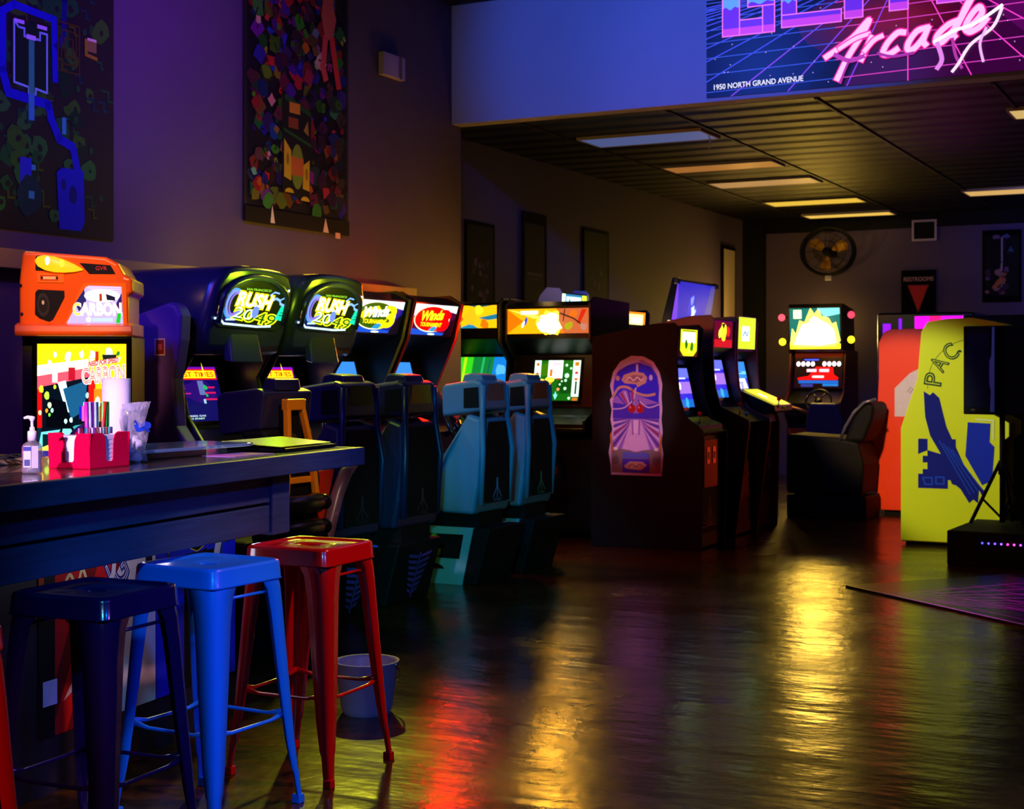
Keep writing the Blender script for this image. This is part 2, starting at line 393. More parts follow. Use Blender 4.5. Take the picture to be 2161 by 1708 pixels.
# ------------------------------------------------------------------ stools
def sq_ring(h, z, n=64, e=13.0, cx=0, cy=0):
    q = []
    for i in range(n):
        t = 2*PI*i/n; c, s_ = math.cos(t), math.sin(t); r = (abs(c)**e+abs(s_)**e)**(-1/e); q.append((cx+h*r*c, cy+h*r*s_, z))
    return q
def make_stool(label, mat, loc, rz=0):
    t = thing('bar_stool', label, 'stool', loc, rz, 'metal bar stools along the bar')
    m = MB(); oval = lambda k, z: [(.034*k*math.cos(2*PI*i/64), .017*k*math.sin(2*PI*i/64), z) for i in range(64)]
    m.rings([oval(1, .735), oval(1, .747), oval(1.15, .750), sq_ring(.11, .7515), sq_ring(.137, .7515), sq_ring(.143, .757), sq_ring(.150, .760), sq_ring(.157, .756),
             sq_ring(.160, .748), sq_ring(.163, .705), sq_ring(.166, .70), sq_ring(.162, .70), sq_ring(.157, .745), oval(1.1, .742)], mat, cap=False, smooth=True)
    m.done('seat', t)
    cut = .0
    for sx, sy in ((1,-1), (1,1), (-1,1), (-1,-1)):
        def sec(z, k, a, r):       # folded sheet leg: corner at (k,k), two wings of width a, rounded edge r
            out = [(k, k-a)]+[(k-r+r*math.cos(PI/2*i/5), k-r+r*math.sin(PI/2*i/5)) for i in range(6)]+[(k-a, k)]
            th = .004
            inn = [(k-a, k-th)]+[(k-r+(r-th)*math.cos(PI/2*i/5), k-r+(r-th)*math.sin(PI/2*i/5)) for i in range(5, -1, -1)]+[(k-th, k-a)]
            return [(sx*x, sy*y, z) for x, y in out+inn]
        m = MB()
        m.rings([sec(.735, .156, .105, .05), sec(.70, .1625, .10, .045), sec(.672, .1645, .085, .038), sec(.60, .168, .074, .032), sec(.40, .179, .062, .027), sec(.2, .190, .047, .02), sec(.11, .196, .036, .016),
                 sec(.1, .1975, .031, .014), sec(.03, .203, .026, .012), sec(.022, .204, .026, .012)], mat, smooth=True)
        lg = m.done('leg', t)
        f = MB(); f.rings([[(sx*(.191+dx*k), sy*(.191+dy*k), z) for dx, dy in ((-.014,-.014),(.016,-.014),(.016,.016),(-.014,.016))] for z, k in ((0, 1), (.028, .95))], mat)
        f.done('foot_cap', lg, bevel=.003)
    for i in range(4):
        m = MB(); a = i*PI/2
        pts = [(.168, -.165, .285), (.166, -.09, .272), (.166, .09, .272), (.168, .165, .285)]
        m.tube([(math.cos(a)*x-math.sin(a)*y, math.sin(a)*x+math.cos(a)*y, z) for x, y, z in pts], [.011, .006, .006, .011], mat, 8)
        m.done('crossbar', t)
    for i in range(2):
        m = MB(); m.tube([(.15 if i else -.15, -.15, .665), (.15 if i else -.15, .15, .665)], .005, mat, 8); m.done('seat_brace', t)
    return t
SRED = P('red_enamel', (200, 6, 8), .2, var=.06, coat=.5)
SBLUE = P('blue_enamel', (24, 125, 240), .32, var=.06, coat=.2)
SPURP = P('dark_purple_enamel', (26, 10, 62), .2, var=.06, coat=.5)
make_stool('glossy red metal stool nearest the end of the bar, yellow glow on its seat', SRED, (-2.86, 4.115, 0), math.radians(2))
make_stool('bright blue metal stool between the red and the dark purple stool', SBLUE, (-2.86, 3.575, 0), math.radians(-3))
make_stool('dark purple metal stool left of the bright blue stool', SPURP, (-2.78, 3.0, 0), math.radians(3))
make_stool('red metal stool cut off by the left edge, only one leg showing', SRED, (-2.725, 2.32, 0), math.radians(0))

# ------------------------------------------------------------------ things on the bar
Z0 = 1.0505
CLEAR = P('clear_plastic', (225, 232, 250), .08, trans=.85, alpha=.55, var=.02)
sb = thing('hand_sanitizer_bottle', 'clear pump bottle of hand sanitizer standing on the bar left of the napkin caddy', 'bottle', (-3.07, 3.06, Z0), math.radians(35))
def rr(a, b, z, n=32, e=3.5):
    q = []
    for i in range(n):
        t = 2*PI*i/n; c, s_ = math.cos(t), math.sin(t); q.append((a*math.copysign(abs(c)**(2/e), c), b*math.copysign(abs(s_)**(2/e), s_), z))
    return q
m = MB(); m.rings([rr(.024,.015,0), rr(.027,.018,.004), rr(.027,.018,.03), rr(.0255,.017,.036), rr(.027,.018,.042), rr(.027,.018,.075), rr(.022,.016,.084), rr(.011,.011,.09), rr(.011,.011,.097)], CLEAR, smooth=True); m.done('bottle_body', sb)
m = MB(); m.rings([rr(.022,.013,.004), rr(.0245,.0155,.008), rr(.0245,.0155,.055)], P('sanitizer_gel', (190, 200, 235), .1, trans=.7, alpha=.6, var=.02), smooth=True); m.done('gel', sb)
A = Art((0, -.0186, .052), (1,0,0)); A.rect(-.02,-.034,.0,.026,D(205,205,220)); A.rect(-.02,.012,.0,.024,D(60,70,150)); A.rect(-.018,-.03,-.002,-.012,D(70,80,130))
for i in range(9): A.rect(.004, -.032+.006*i, .018, -.03+.006*i, D(120,120,150))
A.rect(.002,-.036,.02,.026,P('label_film', (215,215,230), .4, alpha=.55)); A.done('front_label', sb)
m = MB(); m.lathe([(.0125,.092),(.0125,.118),(.011,.119),(.007,.12),(.0065,.13),(.004,.131),(.004,.146),(.008,.152),(.009,.158),(.004,.161)], (0,0,0), WHITEP, 20)
m.tube([(0,0,.156),(-.012,-.002,.158),(-.022,-.004,.155)], [.006,.005,.003], WHITEP, 10); m.done('pump', sb)

cad = thing('napkin_caddy', 'red plastic napkin caddy full of white napkins on the bar', 'caddy', (-3.12, 3.34, Z0), math.radians(4))
CR = P('red_acrylic', (225, 5, 62), .18, var=.04)
def notch(w, h):
    q = [(-w/2, 0), (w/2, 0), (w/2+.004, h)]
    f = [(.036,h),(.026,h-.006),(.019,h-.02),(.017,h-.045),(.016,.026),(.011,.02),(-.011,.02),(-.016,.026),(-.017,h-.045),(-.019,h-.02),(-.026,h-.006),(-.036,h)]
    return q+f+[(-w/2-.004, h)]
hx, hy, hh = .075, .09, .105
m = MB()
for sgn in (-1, 1):
    m.rings([[(x, sgn*hy, z) for x, z in notch(2*hx-.004, hh)], [(x, sgn*(hy-.003), z) for x, z in notch(2*hx-.004, hh)]], CR)
    m.rings([[(sgn*hx, y, z) for y, z in notch(2*hy, hh)], [(sgn*(hx-.003), y, z) for y, z in notch(2*hy, hh)]], CR)
m.box((-hx,-hy,0),(hx,hy,.004),CR); m.done('tray', cad)
NAP = P('white_paper_napkin', (238, 236, 240), .85, var=.03, scale=60)
m = MB()
for i in range(14): m.box((-.07+.0005*(i%3), -.0855, .005+.0066*i), (.0715-.001*(i%2), -.02, .0112+.0066*i), NAP)
m.done('napkin_stack', cad)
m = MB()
for i in range(14): m.box((.02, -.018, .005+.0066*i), (.0712-.001*(i%2), .07, .0112+.0066*i), NAP)
m.done('napkin_stack', cad)
sc = [(200,40,170),(190,205,215),(200,60,190),(190,215,220),(120,225,170),(220,40,20),(150,230,120),(60,180,60),(120,220,90)]
cr_, sr_ = math.cos(math.radians(4)), math.sin(math.radians(4))
def cadp(x, y): return (-3.12+x*cr_-y*sr_, 3.34+x*sr_+y*cr_)
NAMES = {0:'magenta', 1:'pale grey', 2:'magenta', 3:'pale grey', 4:'mint', 5:'red', 6:'lime', 7:'green', 8:'lime'}
TALL = ['leftmost tall magenta drinking straw in the red napkin caddy', 'pale grey tall straw between the two magenta straws', 'tall magenta straw right of the pale grey one', 'pale tall straw just left of the mint straw',
 'mint green tall straw left of the leaning red straw', 'red tall straw leaning across the green ones', 'lime green tall straw right of the leaning red straw', 'darkest green tall straw near the white roll', 'rightmost lime tall straw beside the clear bag']
for i, c in enumerate(sc):
    x, y = cadp(.002+.002*(i % 2), -.011+.0113*i); lean = -.022 if i == 5 else .004*(i-4)*.3
    m = MB(); m.tube([(0, 0, 0), (-.002, lean*-1 if i == 5 else lean, .15)], .0057, P('straw_%d' % i, c, .4, var=.03), 10)
    tag(m.done('drinking_straw', loc=(x, y, Z0+.045)), TALL[i], 'straw', 'tall straws in the napkin caddy')
sc2 = [(170,120,170),(150,20,60),(140,10,40),(20,30,60),(60,150,190),(160,200,210),(190,60,140),(200,120,140),(190,190,210),(90,20,120),(220,190,210),(180,20,30),(220,215,190),(215,210,180),(190,30,30),(100,190,200),(120,200,190),(170,70,60),(80,190,150),(90,200,180),(20,60,150),(20,40,120)]
for i, c in enumerate(sc2):
    x, y = cadp(.018+.003*(i % 2), -.062+.0066*i)
    if i < 8: x, y = cadp(.012, -.062+.0066*i)
    m = MB(); m.tube([(0, 0, 0), (0, 0, .02)], .0031, P('stick_%d' % i, c, .5, var=.03), 8)
    tag(m.done('stir_stick', loc=(x, y, Z0+.0985)), 'short coloured stir stick in the row above the napkins', 'stir stick', 'short stir sticks in the napkin caddy')
m = MB(); m.lathe([(.001,.0),(.043,.0),(.0445,.003),(.0445,.262),(.043,.264),(.02,.264),(.018,.262),(.001,.25)], (0,0,0), NAP, 40, cap=False)
tag(m.done('paper_roll', loc=(-3.25, 3.60, Z0)), 'tall white paper roll standing behind the red napkin caddy', 'paper roll')
BAGM = P('crinkled_clear_film', (215, 220, 245), .12, trans=.3, alpha=.34, var=.1, scale=40, bump=.6)
bag = thing('plastic_bag', 'crinkled clear plastic bag with blue print beside the white paper roll', 'bag', (-3.165, 3.585, Z0))
m = MB(); rs = []
for k in range(15):
    z = .004+.013*k; q = []
    for i in range(30):
        t = 2*PI*i/30; r = .037+.005*math.sin(3*t+k*.9)+.004*rnd.random()+(.004*max(0, k-12)*max(0, math.cos(t-.9)))
        q.append((r*math.cos(t), r*math.sin(t), z+.004*rnd.random()+(.003*math.cos(t-.9) if k > 12 else 0)))
    rs.append(q)
m.rings(rs, BAGM, cap=False); m.done('film', bag, fix=True)
A = Art((.041, -.005, .1), (.45,.89,0)); A.blob(-.012,.012,.02,D(30,70,190)); A.blob(.014,.018,.016,D(30,60,170)); A.line([(-.025,.03),(.0,.01),(.02,-.002)],.008,D(20,50,160)); A.done('print', bag)
m = MB()
for i in range(5): m.ball((.012*math.cos(i*2.2), .014*math.sin(i*2.2), .014+.014*i), .017, WHITEP, 10)
m.done('contents', bag)
OAK = wood('pale_oak', (190, 160, 110), .5)
m = MB(); m.box((-.11, -.4, 0), (.06, .28, .022), OAK); tag(m.done('wooden_board', loc=(-3.47, 3.16, Z0), bevel=.003), 'pale wooden board lying behind the sanitizer bottle', 'board')
cb = MB(); q = [(.03*math.cos(t*.55)+.02*math.sin(t*1.3), .05*math.sin(t*.5)+.004*t, .0045+.004*(1+math.sin(t))) for t in range(40)]; cb.tube(q, .003, RUBBER, 6)
tag(cb.done('cable', loc=(-3.36, 3.19, Z0+.022)), 'coiled black cable on the pale wooden board', 'cable')
m = MB(); m.box((-.06,-.14,0),(.06,.14,.024),wood('dark_block',(110,85,60),.4)); tag(m.done('wooden_block', loc=(-3.27, 3.86, Z0), bevel=.002), 'dark wooden block right of the red caddy under the acrylic sheet', 'block')
m = MB(); m.rings([rr(.15,.36,0,40,7), rr(.15,.36,.011,40,7)], P('blue_tinted_acrylic',(150,200,245),.06,trans=.6,alpha=.75,var=.02))
tag(m.done('acrylic_sheet', loc=(-3.3, 3.87, Z0+.0245), bevel=.002), 'pale blue clear acrylic sheet lying across the dark wooden block', 'sheet')
A = Art((-3.12, 4.06, Z0+.002), (0,1,0), (-1,0,0)); A.board(.22,.14,.002,D(170,120,190)); A.rect(-.1,-.06,-.02,.06,D(190,90,180)); A.rect(.0,-.05,.04,.05,D(120,130,190)); A.oval(.06,0,.02,.03,D(230,190,40)); 
tag(A.done('menu_card'), 'pink and lilac printed card flat on the bar beside the acrylic sheet', 'card')
fo = thing('menu_folder', 'black menu folder with lifted yellow-green cover near the end of the bar', 'folder', (-3.22, 4.455, Z0+.0005), math.radians(7))
m = MB(); m.box((-.12,-.2,.0005),(.12,.2,.012),GLOSSB); m.done('folder_back', fo, bevel=.003)
m = MB(); YG = P('yellow_green_cover', (205, 225, 30), .25, var=.05)
m.rings([[(-.12,-.23,.034),(.1,-.2,.016),(.1,.19,.016),(-.12,.2,.034)],[(-.12,-.23,.036),(.1,-.2,.018),(.1,.19,.018),(-.12,.2,.036)]], YG); m.done('cover', fo)
m = MB(); m.box((-.118,-.19,.0121),(-.1,.19,.034),GLOSSB); m.done('spine', fo)
tub = thing('plastic_tub', 'small pale plastic tub on the floor behind the red stool legs', 'tub', (-3.12, 4.87, 0), .3)
m = MB(); m.lathe([(.09,.0),(.1,.02),(.125,.2),(.13,.205),(.122,.205),(.115,.19),(.09,.03),(.001,.02)], (0,0,0), P('pale_pink_plastic',(215,180,185),.4,var=.05), 28, cap=False); m.done('shell', tub)
m = MB(); m.tube([(.13*math.cos(PI*i/12-.3), .13*math.sin(PI*i/12-.3), .2-.1*math.sin(PI*i/12)) for i in range(13)], .004, CHROME, 8); m.done('handle', tub)

# ------------------------------------------------------------------ arcade cabinets: local +x is the front, y the width
WHT, YEL, ORA, REDL, GRN, CYA, BLU, PUR, MAG = (255,255,255), (255,230,20), (255,140,20), (255,30,10), (40,200,60), (60,220,255), (30,60,255), (150,60,255), (255,40,220)
OFF = P('dark_glass', (6, 6, 8), .12, coat=.3)
def seg_art(p0, p1, lift=.004):
    """artwork plane on the body segment p0 (bottom) -> p1 (top)"""
    v = Vector((p1[0]-p0[0], 0, p1[1]-p0[1])); n = Vector((0,1,0)).cross(v.normalized())
    return Art(Vector((p0[0], 0, p0[1]))+n*lift, (0,1,0), v), v.length
def side_art(x, z, y, mirror=False): return Art((x, y, z), (-1,0,0) if mirror else (1,0,0), (0,0,1))
def coin_door(t, x, z, w=.3, h=.36):
    m = MB(); m.box((x, -w/2, z), (x+.012, w/2, z+h), GLOSSB); d = m.done('coin_door', t, bevel=.004)
    for s in (-1, 1):
        m = MB(); m.box((x+.012, s*w*.22-.03, z+h*.5), (x+.016, s*w*.22+.03, z+h*.85), CHROME); m.box((x+.016, s*w*.22-.012, z+h*.6), (x+.018, s*w*.22+.012, z+h*.75), P('coin_red', (120,16,10), .3)); m.done('coin_slot', d)
def wheel(t, x, y, z, r=.15, tilt=.5, mat=GLOSSB, hub=None):
    m = MB(); pts = [(0, r*math.cos(2*PI*i/28), r*math.sin(2*PI*i/28)) for i in range(28)]
    m.tube(pts, .016, mat, 10, closed=True)
    for a in (PI/2+PI, PI/2+PI/3*.6, PI/2-PI/3*.6): m.tube([(0,0,0), (0, r*math.cos(a), r*math.sin(a))], .011, mat, 8)
    m.lathe([(.001,-.01),(.045,-.01),(.045,.012),(.001,.016)], (0,0,0), hub or mat, 20, 'x')
    m.tube([(-.01,0,0), (-.16,0,0)], .022, mat, 10)
    m.xform(Matrix.Translation((x, y, z)) @ Matrix.Rotation(-tilt, 4, 'Y')); return m.done('steering_wheel', t)
def buttons(t, x, z, w, cols, ball=REDL):
    m = MB(); m.tube([(x,-w*.28,z),(x+.005,-w*.28,z+.07)], .006, CHROME, 8); m.ball((x+.005,-w*.28,z+.08), .019, D(*ball)); m.done('joystick', t)
    for i, c in enumerate(cols):
        m = MB(); m.lathe([(.001,.014),(.012,.014),(.016,.008),(.018,0)], (x+.03*(i%2)-.02, -.02+.07*(i//2)+.02*(i%2), z), D(*c), 14); m.done('button', t)
def upright(label, loc, rz, w, body, side, side_mat, mq, mq_art, scr, scr_art, trim=None, group=None, body_mat=None, panel=None, door=None, cols=((200,30,30),(30,60,200),(220,200,30)), mqw=None, scw=None, joy=True, cat='arcade cabinet'):
    t = thing('arcade_cabinet', label, cat, loc, rz, group)
    m = MB(); m.prism(body, -w/2+.02, w/2-.02, body_mat or BLACK); m.done('cabinet_body', t)
    for s in (-1, 1):
        m = MB(); m.prism(side, s*w/2-(.02 if s > 0 else 0), s*w/2+(0 if s > 0 else .02), side_mat); sp = m.done('side_panel', t, bevel=.003)
        if trim:
            e = MB(); ya = s*(w/2-.01); e.tube([(x+.002, ya, z) for x, z in trim[0]], .011, trim[1], 6); e.done('edge_trim', sp)
    if mq:
        A, h = seg_art(*mq); W2 = mqw or w-.05; A.board(W2+.012, h+.012, .004, GLOSSB, 0, h/2); mq_art(A, W2, h); A.done('marquee', t)
    if scr:
        A, h = seg_art(*scr); W2 = scw or w-.14; A.board(W2+.05, h+.05, .003, OFF, 0, h/2); scr_art(A, W2, h); A.done('screen', t)
    if panel:
        m = MB(); m.prism(panel, -w/2+.021, w/2-.021, GLOSSB); m.done('control_panel', t, bevel=.006)
        if joy:
            px_, pz_ = (panel[1][0]+panel[2][0])/2, (panel[1][1]+panel[2][1])/2; buttons(t, px_, pz_, w, cols)
    if door: coin_door(t, *door)
    return t

# ---- artwork on screens and marquees
def art_cruise(bg, oval, script, numeral, k=1.0):
    def f(A, w, h):
        A.rect(-w/2, 0, w/2, h, E(bg, .9)); A.poly([(-w/2,h),(w/2,h),(w/2,h*.75),(0,h*.9),(-w/2,h*.6)], E((225,240,255), 1.6)); A.poly([(-w/2,0),(w/2,0),(w/2,h*.05),(0,h*.12),(-w/2,h*.2)], E((20,90,230), 1))
        A.poly([(w*.28,0),(w/2,0),(w/2,h*.6),(w*.42,h*.5)], E((10,8,30), .6))
        A.oval(-.03, h*.52, w*.42, h*.43, E((240,250,190), 1.6)); A.oval(-.03, h*.53, w*.40, h*.405, E(oval, .7*k))
        A.poly([(-.06,h*.13),(.0,h*.3),(.08,h*.3),(.03,h*.12)], E((40,170,230), 1)); A.poly([(.03,h*.12),(.08,h*.3),(.17,h*.25),(.12,h*.16)], E(numeral, 1.2))
        A.poly([(-w*.41,h*.5),(-w*.3,h*.72),(-.02,h*.84),(.03,h*.7),(-w*.3,h*.42)], E(numeral, 1.4*k))
        A.text('3', w*.13, h*.2, w*.2, h*.62, E(numeral, 1.5*k), shear=.1, off=.05)
        A.text('Winds', -w*.33, h*.46, w*.52, h*.30, E(script, 2.4), shear=.25, rot=.05, off=.04)
        A.text('TOURNAMENT', -w*.3, h*.28, w*.5, h*.13, E((255,225,10), 1.8), off=.03)
        A.oval(.0, h*.03, .05, h*.03, E((220,255,240), 1.8))
    return f
def art_road(A, w, h):
    A.rect(-w/2, 0, w/2, h, E((70,80,255), .9)); A.rect(-w/2, h*.55, w/2, h, E((60,150,255), 1.1)); A.rect(-w/2,h*.66,w/2,h*.74,E((120,220,255),1.2))
    A.poly([(-w/2,h*.2),(-w*.3,h*.55),(w*.35,h*.55),(w/2,h*.2)], E((225,225,255), 1.4)); A.line([(-w*.2,h*.42),(w*.2,h*.44)],.008,E((140,140,255),1)); A.blob(w*.1,h*.33,.04,E((190,180,255),1.1)); A.rect(-w*.3,h*.7,w*.2,h*.73,E((30,90,220),.9))
def art_green(A, w, h):
    A.rect(-w/2, 0, w/2, h, E((20,150,60), .85)); A.poly([(-w/2,0),(-w*.3,0),(-w*.22,h),(-w/2,h)], E((60,220,30), 1.1)); A.poly([(-w*.5,0),(-w*.46,0),(-w*.36,h),(-w*.42,h)], E((190,240,20), 1.2))
    A.poly([(w*.15,h*.2),(w*.5,h*.3),(w*.5,h),(w*.22,h)], E((20,140,240), 1)); A.poly([(w*.1,0),(w*.5,0),(w*.5,h*.5),(w*.2,h*.4)], E((60,210,150), 1)); A.line([(-w*.05,h*.55),(0,h*.98)],.02,E((40,200,120),1)); A.line([(.03,h*.5),(.06,h*.95)],.012,E((20,110,120),.8))
    A.blob(w*.36,h*.75,.06,E((90,190,250),1.2)); A.blob(-.05,h*.3,.12,E((30,180,80),.9))
def art_yellowtoon(A, w, h):
    A.rect(-w/2,0,w/2,h,E((255,190,10),1.4)); A.poly([(-w/2,0),(-w*.36,0),(-w*.2,h*.4),(-w*.3,h*.75),(-w/2,h*.5)],E((240,90,10),1.1)); A.poly([(w*.1,h*.45),(w*.5,h*.62),(w*.5,h*.4),(w*.3,h*.35)],E((30,140,170),.9))
    A.poly([(-w*.3,0),(-w*.05,h*.2),(w*.1,0)],E((30,150,200),1)); A.poly([(-w*.1,h),(w*.1,h*.9),(w*.4,h)],E((40,110,110),.7)); A.blob(.05,h*.75,.05,E((255,220,30),1.7)); A.blob(-.03,h*.5,.07,E((255,170,20),1.6)); A.blob(.1,h*.18,.05,E((255,120,10),1.2))
def art_explosion(A, w, h):
    A.rect(-w/2,0,w/2,h,E((220,110,4),1.5)); A.poly([(-w/2,0),(w*.1,0),(w*.1,h),(-w/2,h),(-w*.3,h*.5)],E((255,170,10),1.5))
    A.poly([(-w*.48,h*.98),(-w*.1,h*.7),(-w*.16,h*.6)],E((255,215,80),2)); A.rect(-w*.33,h*.78,-w*.12,h*.92,E((255,250,200),2.4))
    A.blob(.03,h*.45,h*.75,E((255,165,25),12),16,.35,.75); A.blob(.02,h*.4,h*.62,E((255,170,35),100),16,.3,.8); A.blob(.0,h*.4,h*.42,E((255,180,45),200),14,.25)
    A.oval(-w*.27,h*.5,.012,.035,E((30,90,220),1),rot=-.3); A.oval(-w*.3,h*.38,.01,.03,E((250,245,240),1.6),rot=-.4)
    A.poly([(w*.13,h),(w*.5,h),(w*.5,0),(w*.2,0),(w*.12,h*.5)],E((225,110,60),1)); A.blob(w*.25,h*.3,.045,E((190,180,20),1)); A.poly([(w*.34,h*.4),(w*.4,h*.95),(w*.46,h*.95),(w*.38,h*.4)],E((230,40,10),1)); A.blob(w*.3,h*.75,.04,E((255,110,20),1.2)); A.line([(w*.15,h*.8),(w*.3,h*.6),(w*.42,h*.3)],.012,E((80,30,10),.6)); A.line([(w*.2,h*.95),(w*.18,h*.5)],.01,E((90,40,10),.6)); A.blob(w*.42,h*.25,.04,E((210,140,120),1))
def art_shooter(A, w, h):
    A.rect(-w/2,0,w/2,h,E((20,120,20),.9)); A.blob(-.1,h*.75,.07,E((70,140,10),.9)); A.blob(.08,h*.35,.1,E((10,90,20),.8)); A.rect(-w/2,h*.4,-w*.36,h,E((215,250,225),1.8)); A.rect(w*.34,h*.1,w/2,h,E((215,250,225),1.8))
    A.rect(-w*.2,h*.55,w*.12,h,E((235,250,245),2.2)); A.rect(-w*.1,h*.9,w*.08,h*.92,E((200,40,120),1)); A.rect(-w*.16,h*.6,-w*.1,h*.78,E((240,120,20),1.2)); A.rect(0,h*.52,w*.08,h*.56,E((220,40,20),1))
    A.oval(-w*.15,h*.52,w*.1,h*.07,E((250,240,60),2)); A.rect(-w*.2,h*.38,-w*.1,h*.45,E((240,120,20),1.2)); A.line([(-w*.2,h*.35),(-w*.2,h*.1)],.012,E((150,250,190),1.3)); A.line([(-w*.1,h*.35),(-w*.1,h*.1)],.01,E((150,250,190),1.3)); A.rect(-w*.24,h*.16,-w*.12,h*.22,E((160,255,220),1.4))
    A.poly([(-w*.05,h*.16),(0,h*.02),(w*.05,h*.16),(w*.02,h*.14),(0,h*.24),(-w*.02,h*.14)],E((130,255,230),1.6))
    for u,v,r in ((.2,.88,.012),(.3,.8,.01),(.22,.62,.02),(.2,.5,.012),(.12,.48,.008),(.2,.3,.013),(.08,.4,.009),(.3,.06,.012),(.05,.28,.013)): A.oval(w*u,h*v,r,r,E((190,255,200) if v != .28 else (250,150,90),1.6),12)
    for v in (.9,.66,.5): A.rect(-w*.46,h*v-.012,-w*.4,h*v+.012,E((200,110,10),1.1))
    for u0,v0,u1,v1,c in ((.38,.86,.47,.96,(230,150,20)),(.39,.66,.46,.72,(220,40,30)),(.39,.5,.46,.56,(240,120,20)),(.41,.16,.45,.48,(20,60,20)),(.37,.0,.48,.07,(250,130,40))): A.rect(w*u0,h*v0,w*u1,h*v1,E(c,1))
def art_flame(A, w, h):
    A.rect(-w/2,0,w/2,h,E((10,120,110),1.2)); A.rect(-w/2,0,w/2,h*.12,E((250,205,20),6)); A.poly([(w*.05,h),(w*.5,h),(w*.5,h*.85),(w*.2,h*.78)],E((120,215,210),1.8))
    A.poly([(-w*.5,h*.1),(-w*.45,h*.5),(-w*.38,h*.35),(-w*.3,h*.7),(-w*.2,h*.65),(-w*.08,h),(w*.0,h*.85),(w*.08,h*.98),(w*.14,h*.8),(w*.28,h*.75),(w*.34,h*.6),(w*.42,h*.65),(w*.5,h*.2),(w*.4,h*.06),(-w*.3,h*.04)],E((255,190,40),12))
    A.poly([(-w*.42,h*.12),(-w*.36,h*.3),(-w*.25,h*.6),(-w*.12,h*.62),(-w*.05,h*.82),(w*.05,h*.76),(w*.12,h*.7),(w*.28,h*.6),(w*.38,h*.45),(w*.42,h*.15),(w*.1,h*.08)],E((255,205,75),36))
    A.rect(-w*.42,h*.75,-w*.26,h*.96,E((240,245,150),3)); A.poly([(-w*.08,h*.72),(-w*.05,h*.85),(-w*.03,h*.78)],E((20,90,40),.5))
def art_score(A, w, h):
    A.rect(-w/2,0,w/2,h,E((40,4,8),.6)); A.rect(-w*.5,h*.88,w*.5,h,E((110,30,10),.8)); A.poly([(-w*.42,h*.3),(-w*.2,h*.35),(-w*.05,h*.62),(w*.3,h*.6),(w*.32,h*.4),(w*.42,h*.3),(w*.4,h*.24),(-w*.42,h*.24)],E((255,10,10),1.6))
    for i in range(4):
        for s in (-1,1): A.oval(w*(.1*s*(i+1)+.02*s),h*.7,.024,.03,E((255,225,240),3.5),12)
    A.rect(-w*.3,h*.8,w*.0,h*.84,E((70,90,255),1.6)); 
    for u in (-.14,.12): A.rect(w*(u-.1),h*.47,w*(u+.1),h*.55,E((255,170,190),2.6))
    A.rect(-w*.12,h*.3,w*.12,h*.36,E((255,190,200),2.4)); A.rect(-w*.4,h*.14,w*.42,h*.22,E((30,110,220),1.1)); A.rect(-w*.35,h*.04,-w*.1,h*.12,E((60,70,170),.9)); A.rect(w*.1,h*.06,w*.42,h*.13,E((40,140,230),1))

# ---- two hooded racers and the two oval-marquee racers on the left wall
def art_rush(A, w, h):
    A.poly([(-w*.5,h*.1),(-w*.43,0),(w*.4,-.01),(w*.5,h*.12),(w*.5,h*.72),(w*.4,h*.95),(0,h*1.08),(-w*.4,h*.95),(-w*.5,h*.72)], E((30,44,6), .5))
    A.poly([(-w*.48,h*.06),(-w*.2,h*.02),(-w*.2,h*.4),(-w*.5,h*.3)], E((14,20,90), .7))
    A.ring(-w*.29,h*.52,w*.1,h*.3,.02,E((120,140,255),1.5),rot=-.2); A.ring(-w*.28,h*.52,w*.07,h*.24,.012,E((150,120,230),1.2),rot=-.2); A.ring(-w*.3,h*.52,w*.125,h*.34,.008,E((60,170,255),1.2),rot=-.2)
    B = E((120,170,255), 1.8)
    A.line([(w*.22,h*.62),(w*.3,h*.7),(w*.36,h*.66),(w*.38,h*.58),(w*.46,h*.54),(w*.5,h*.48)], .014, B); A.line([(w*.2,h*.76),(w*.26,h*.84),(w*.33,h*.82)], .009, B); A.line([(w*.36,h*.66),(w*.42,h*.72)], .008, B); A.line([(w*.38,h*.86),(w*.47,h*.9)], .014, E((230,250,255),1.8))
    A.text('SAN FRANCISCO', -w*.16, h*.84, w*.36, h*.05, E((170,255,60),1.6))
    A.text('RUSH', -w*.26, h*.50, w*.48, h*.30, E((255,225,20),2.0), shear=.22, rot=-.05, off=.1); A.text('RUSH', -w*.26, h*.50, w*.48, h*.30, E((255,255,245),4), shear=.22, rot=-.05, off=.02)
    A.text('2049', -w*.28, h*.2, w*.62, h*.26, E((230,245,20),1.9), shear=.25, rot=-.1, off=.07); A.text('2049', -w*.28, h*.2, w*.62, h*.26, E((30,110,30),.7), shear=.25, rot=-.1, off=.0); A.text('20', -w*.28, h*.23, w*.26, h*.24, E((225,250,255),2.2), shear=.25, rot=-.1, off=-.01)
    A.line([(-w*.52,h*.18),(-w*.44,h*.17),(-w*.38,h*.07),(w*.1,h*.03),(w*.3,h*.05)], .012, E((190,225,255),1.8)); A.line([(-w*.36,h*.16),(-w*.24,h*.17)], .01, E((180,220,255),1.6))
    A.oval(.02,h*.36,.03,.035,E((110,140,255),1.4),16); A.poly([(w*.34,h*.22),(w*.47,h*.18),(w*.52,h*.5),(w*.4,h*.54)], E((20,225,170),1.5)); A.rect(w*.39,h*.3,w*.46,h*.33,E((10,140,110),1)); A.rect(w*.4,h*.37,w*.47,h*.39,E((10,140,110),1))
    A.rect(-w*.5,h*.28,-w*.44,h*.36,E((250,150,90),1.4)); A.rect(-w*.5,h*.38,-w*.45,h*.46,E((240,210,120),1.4))
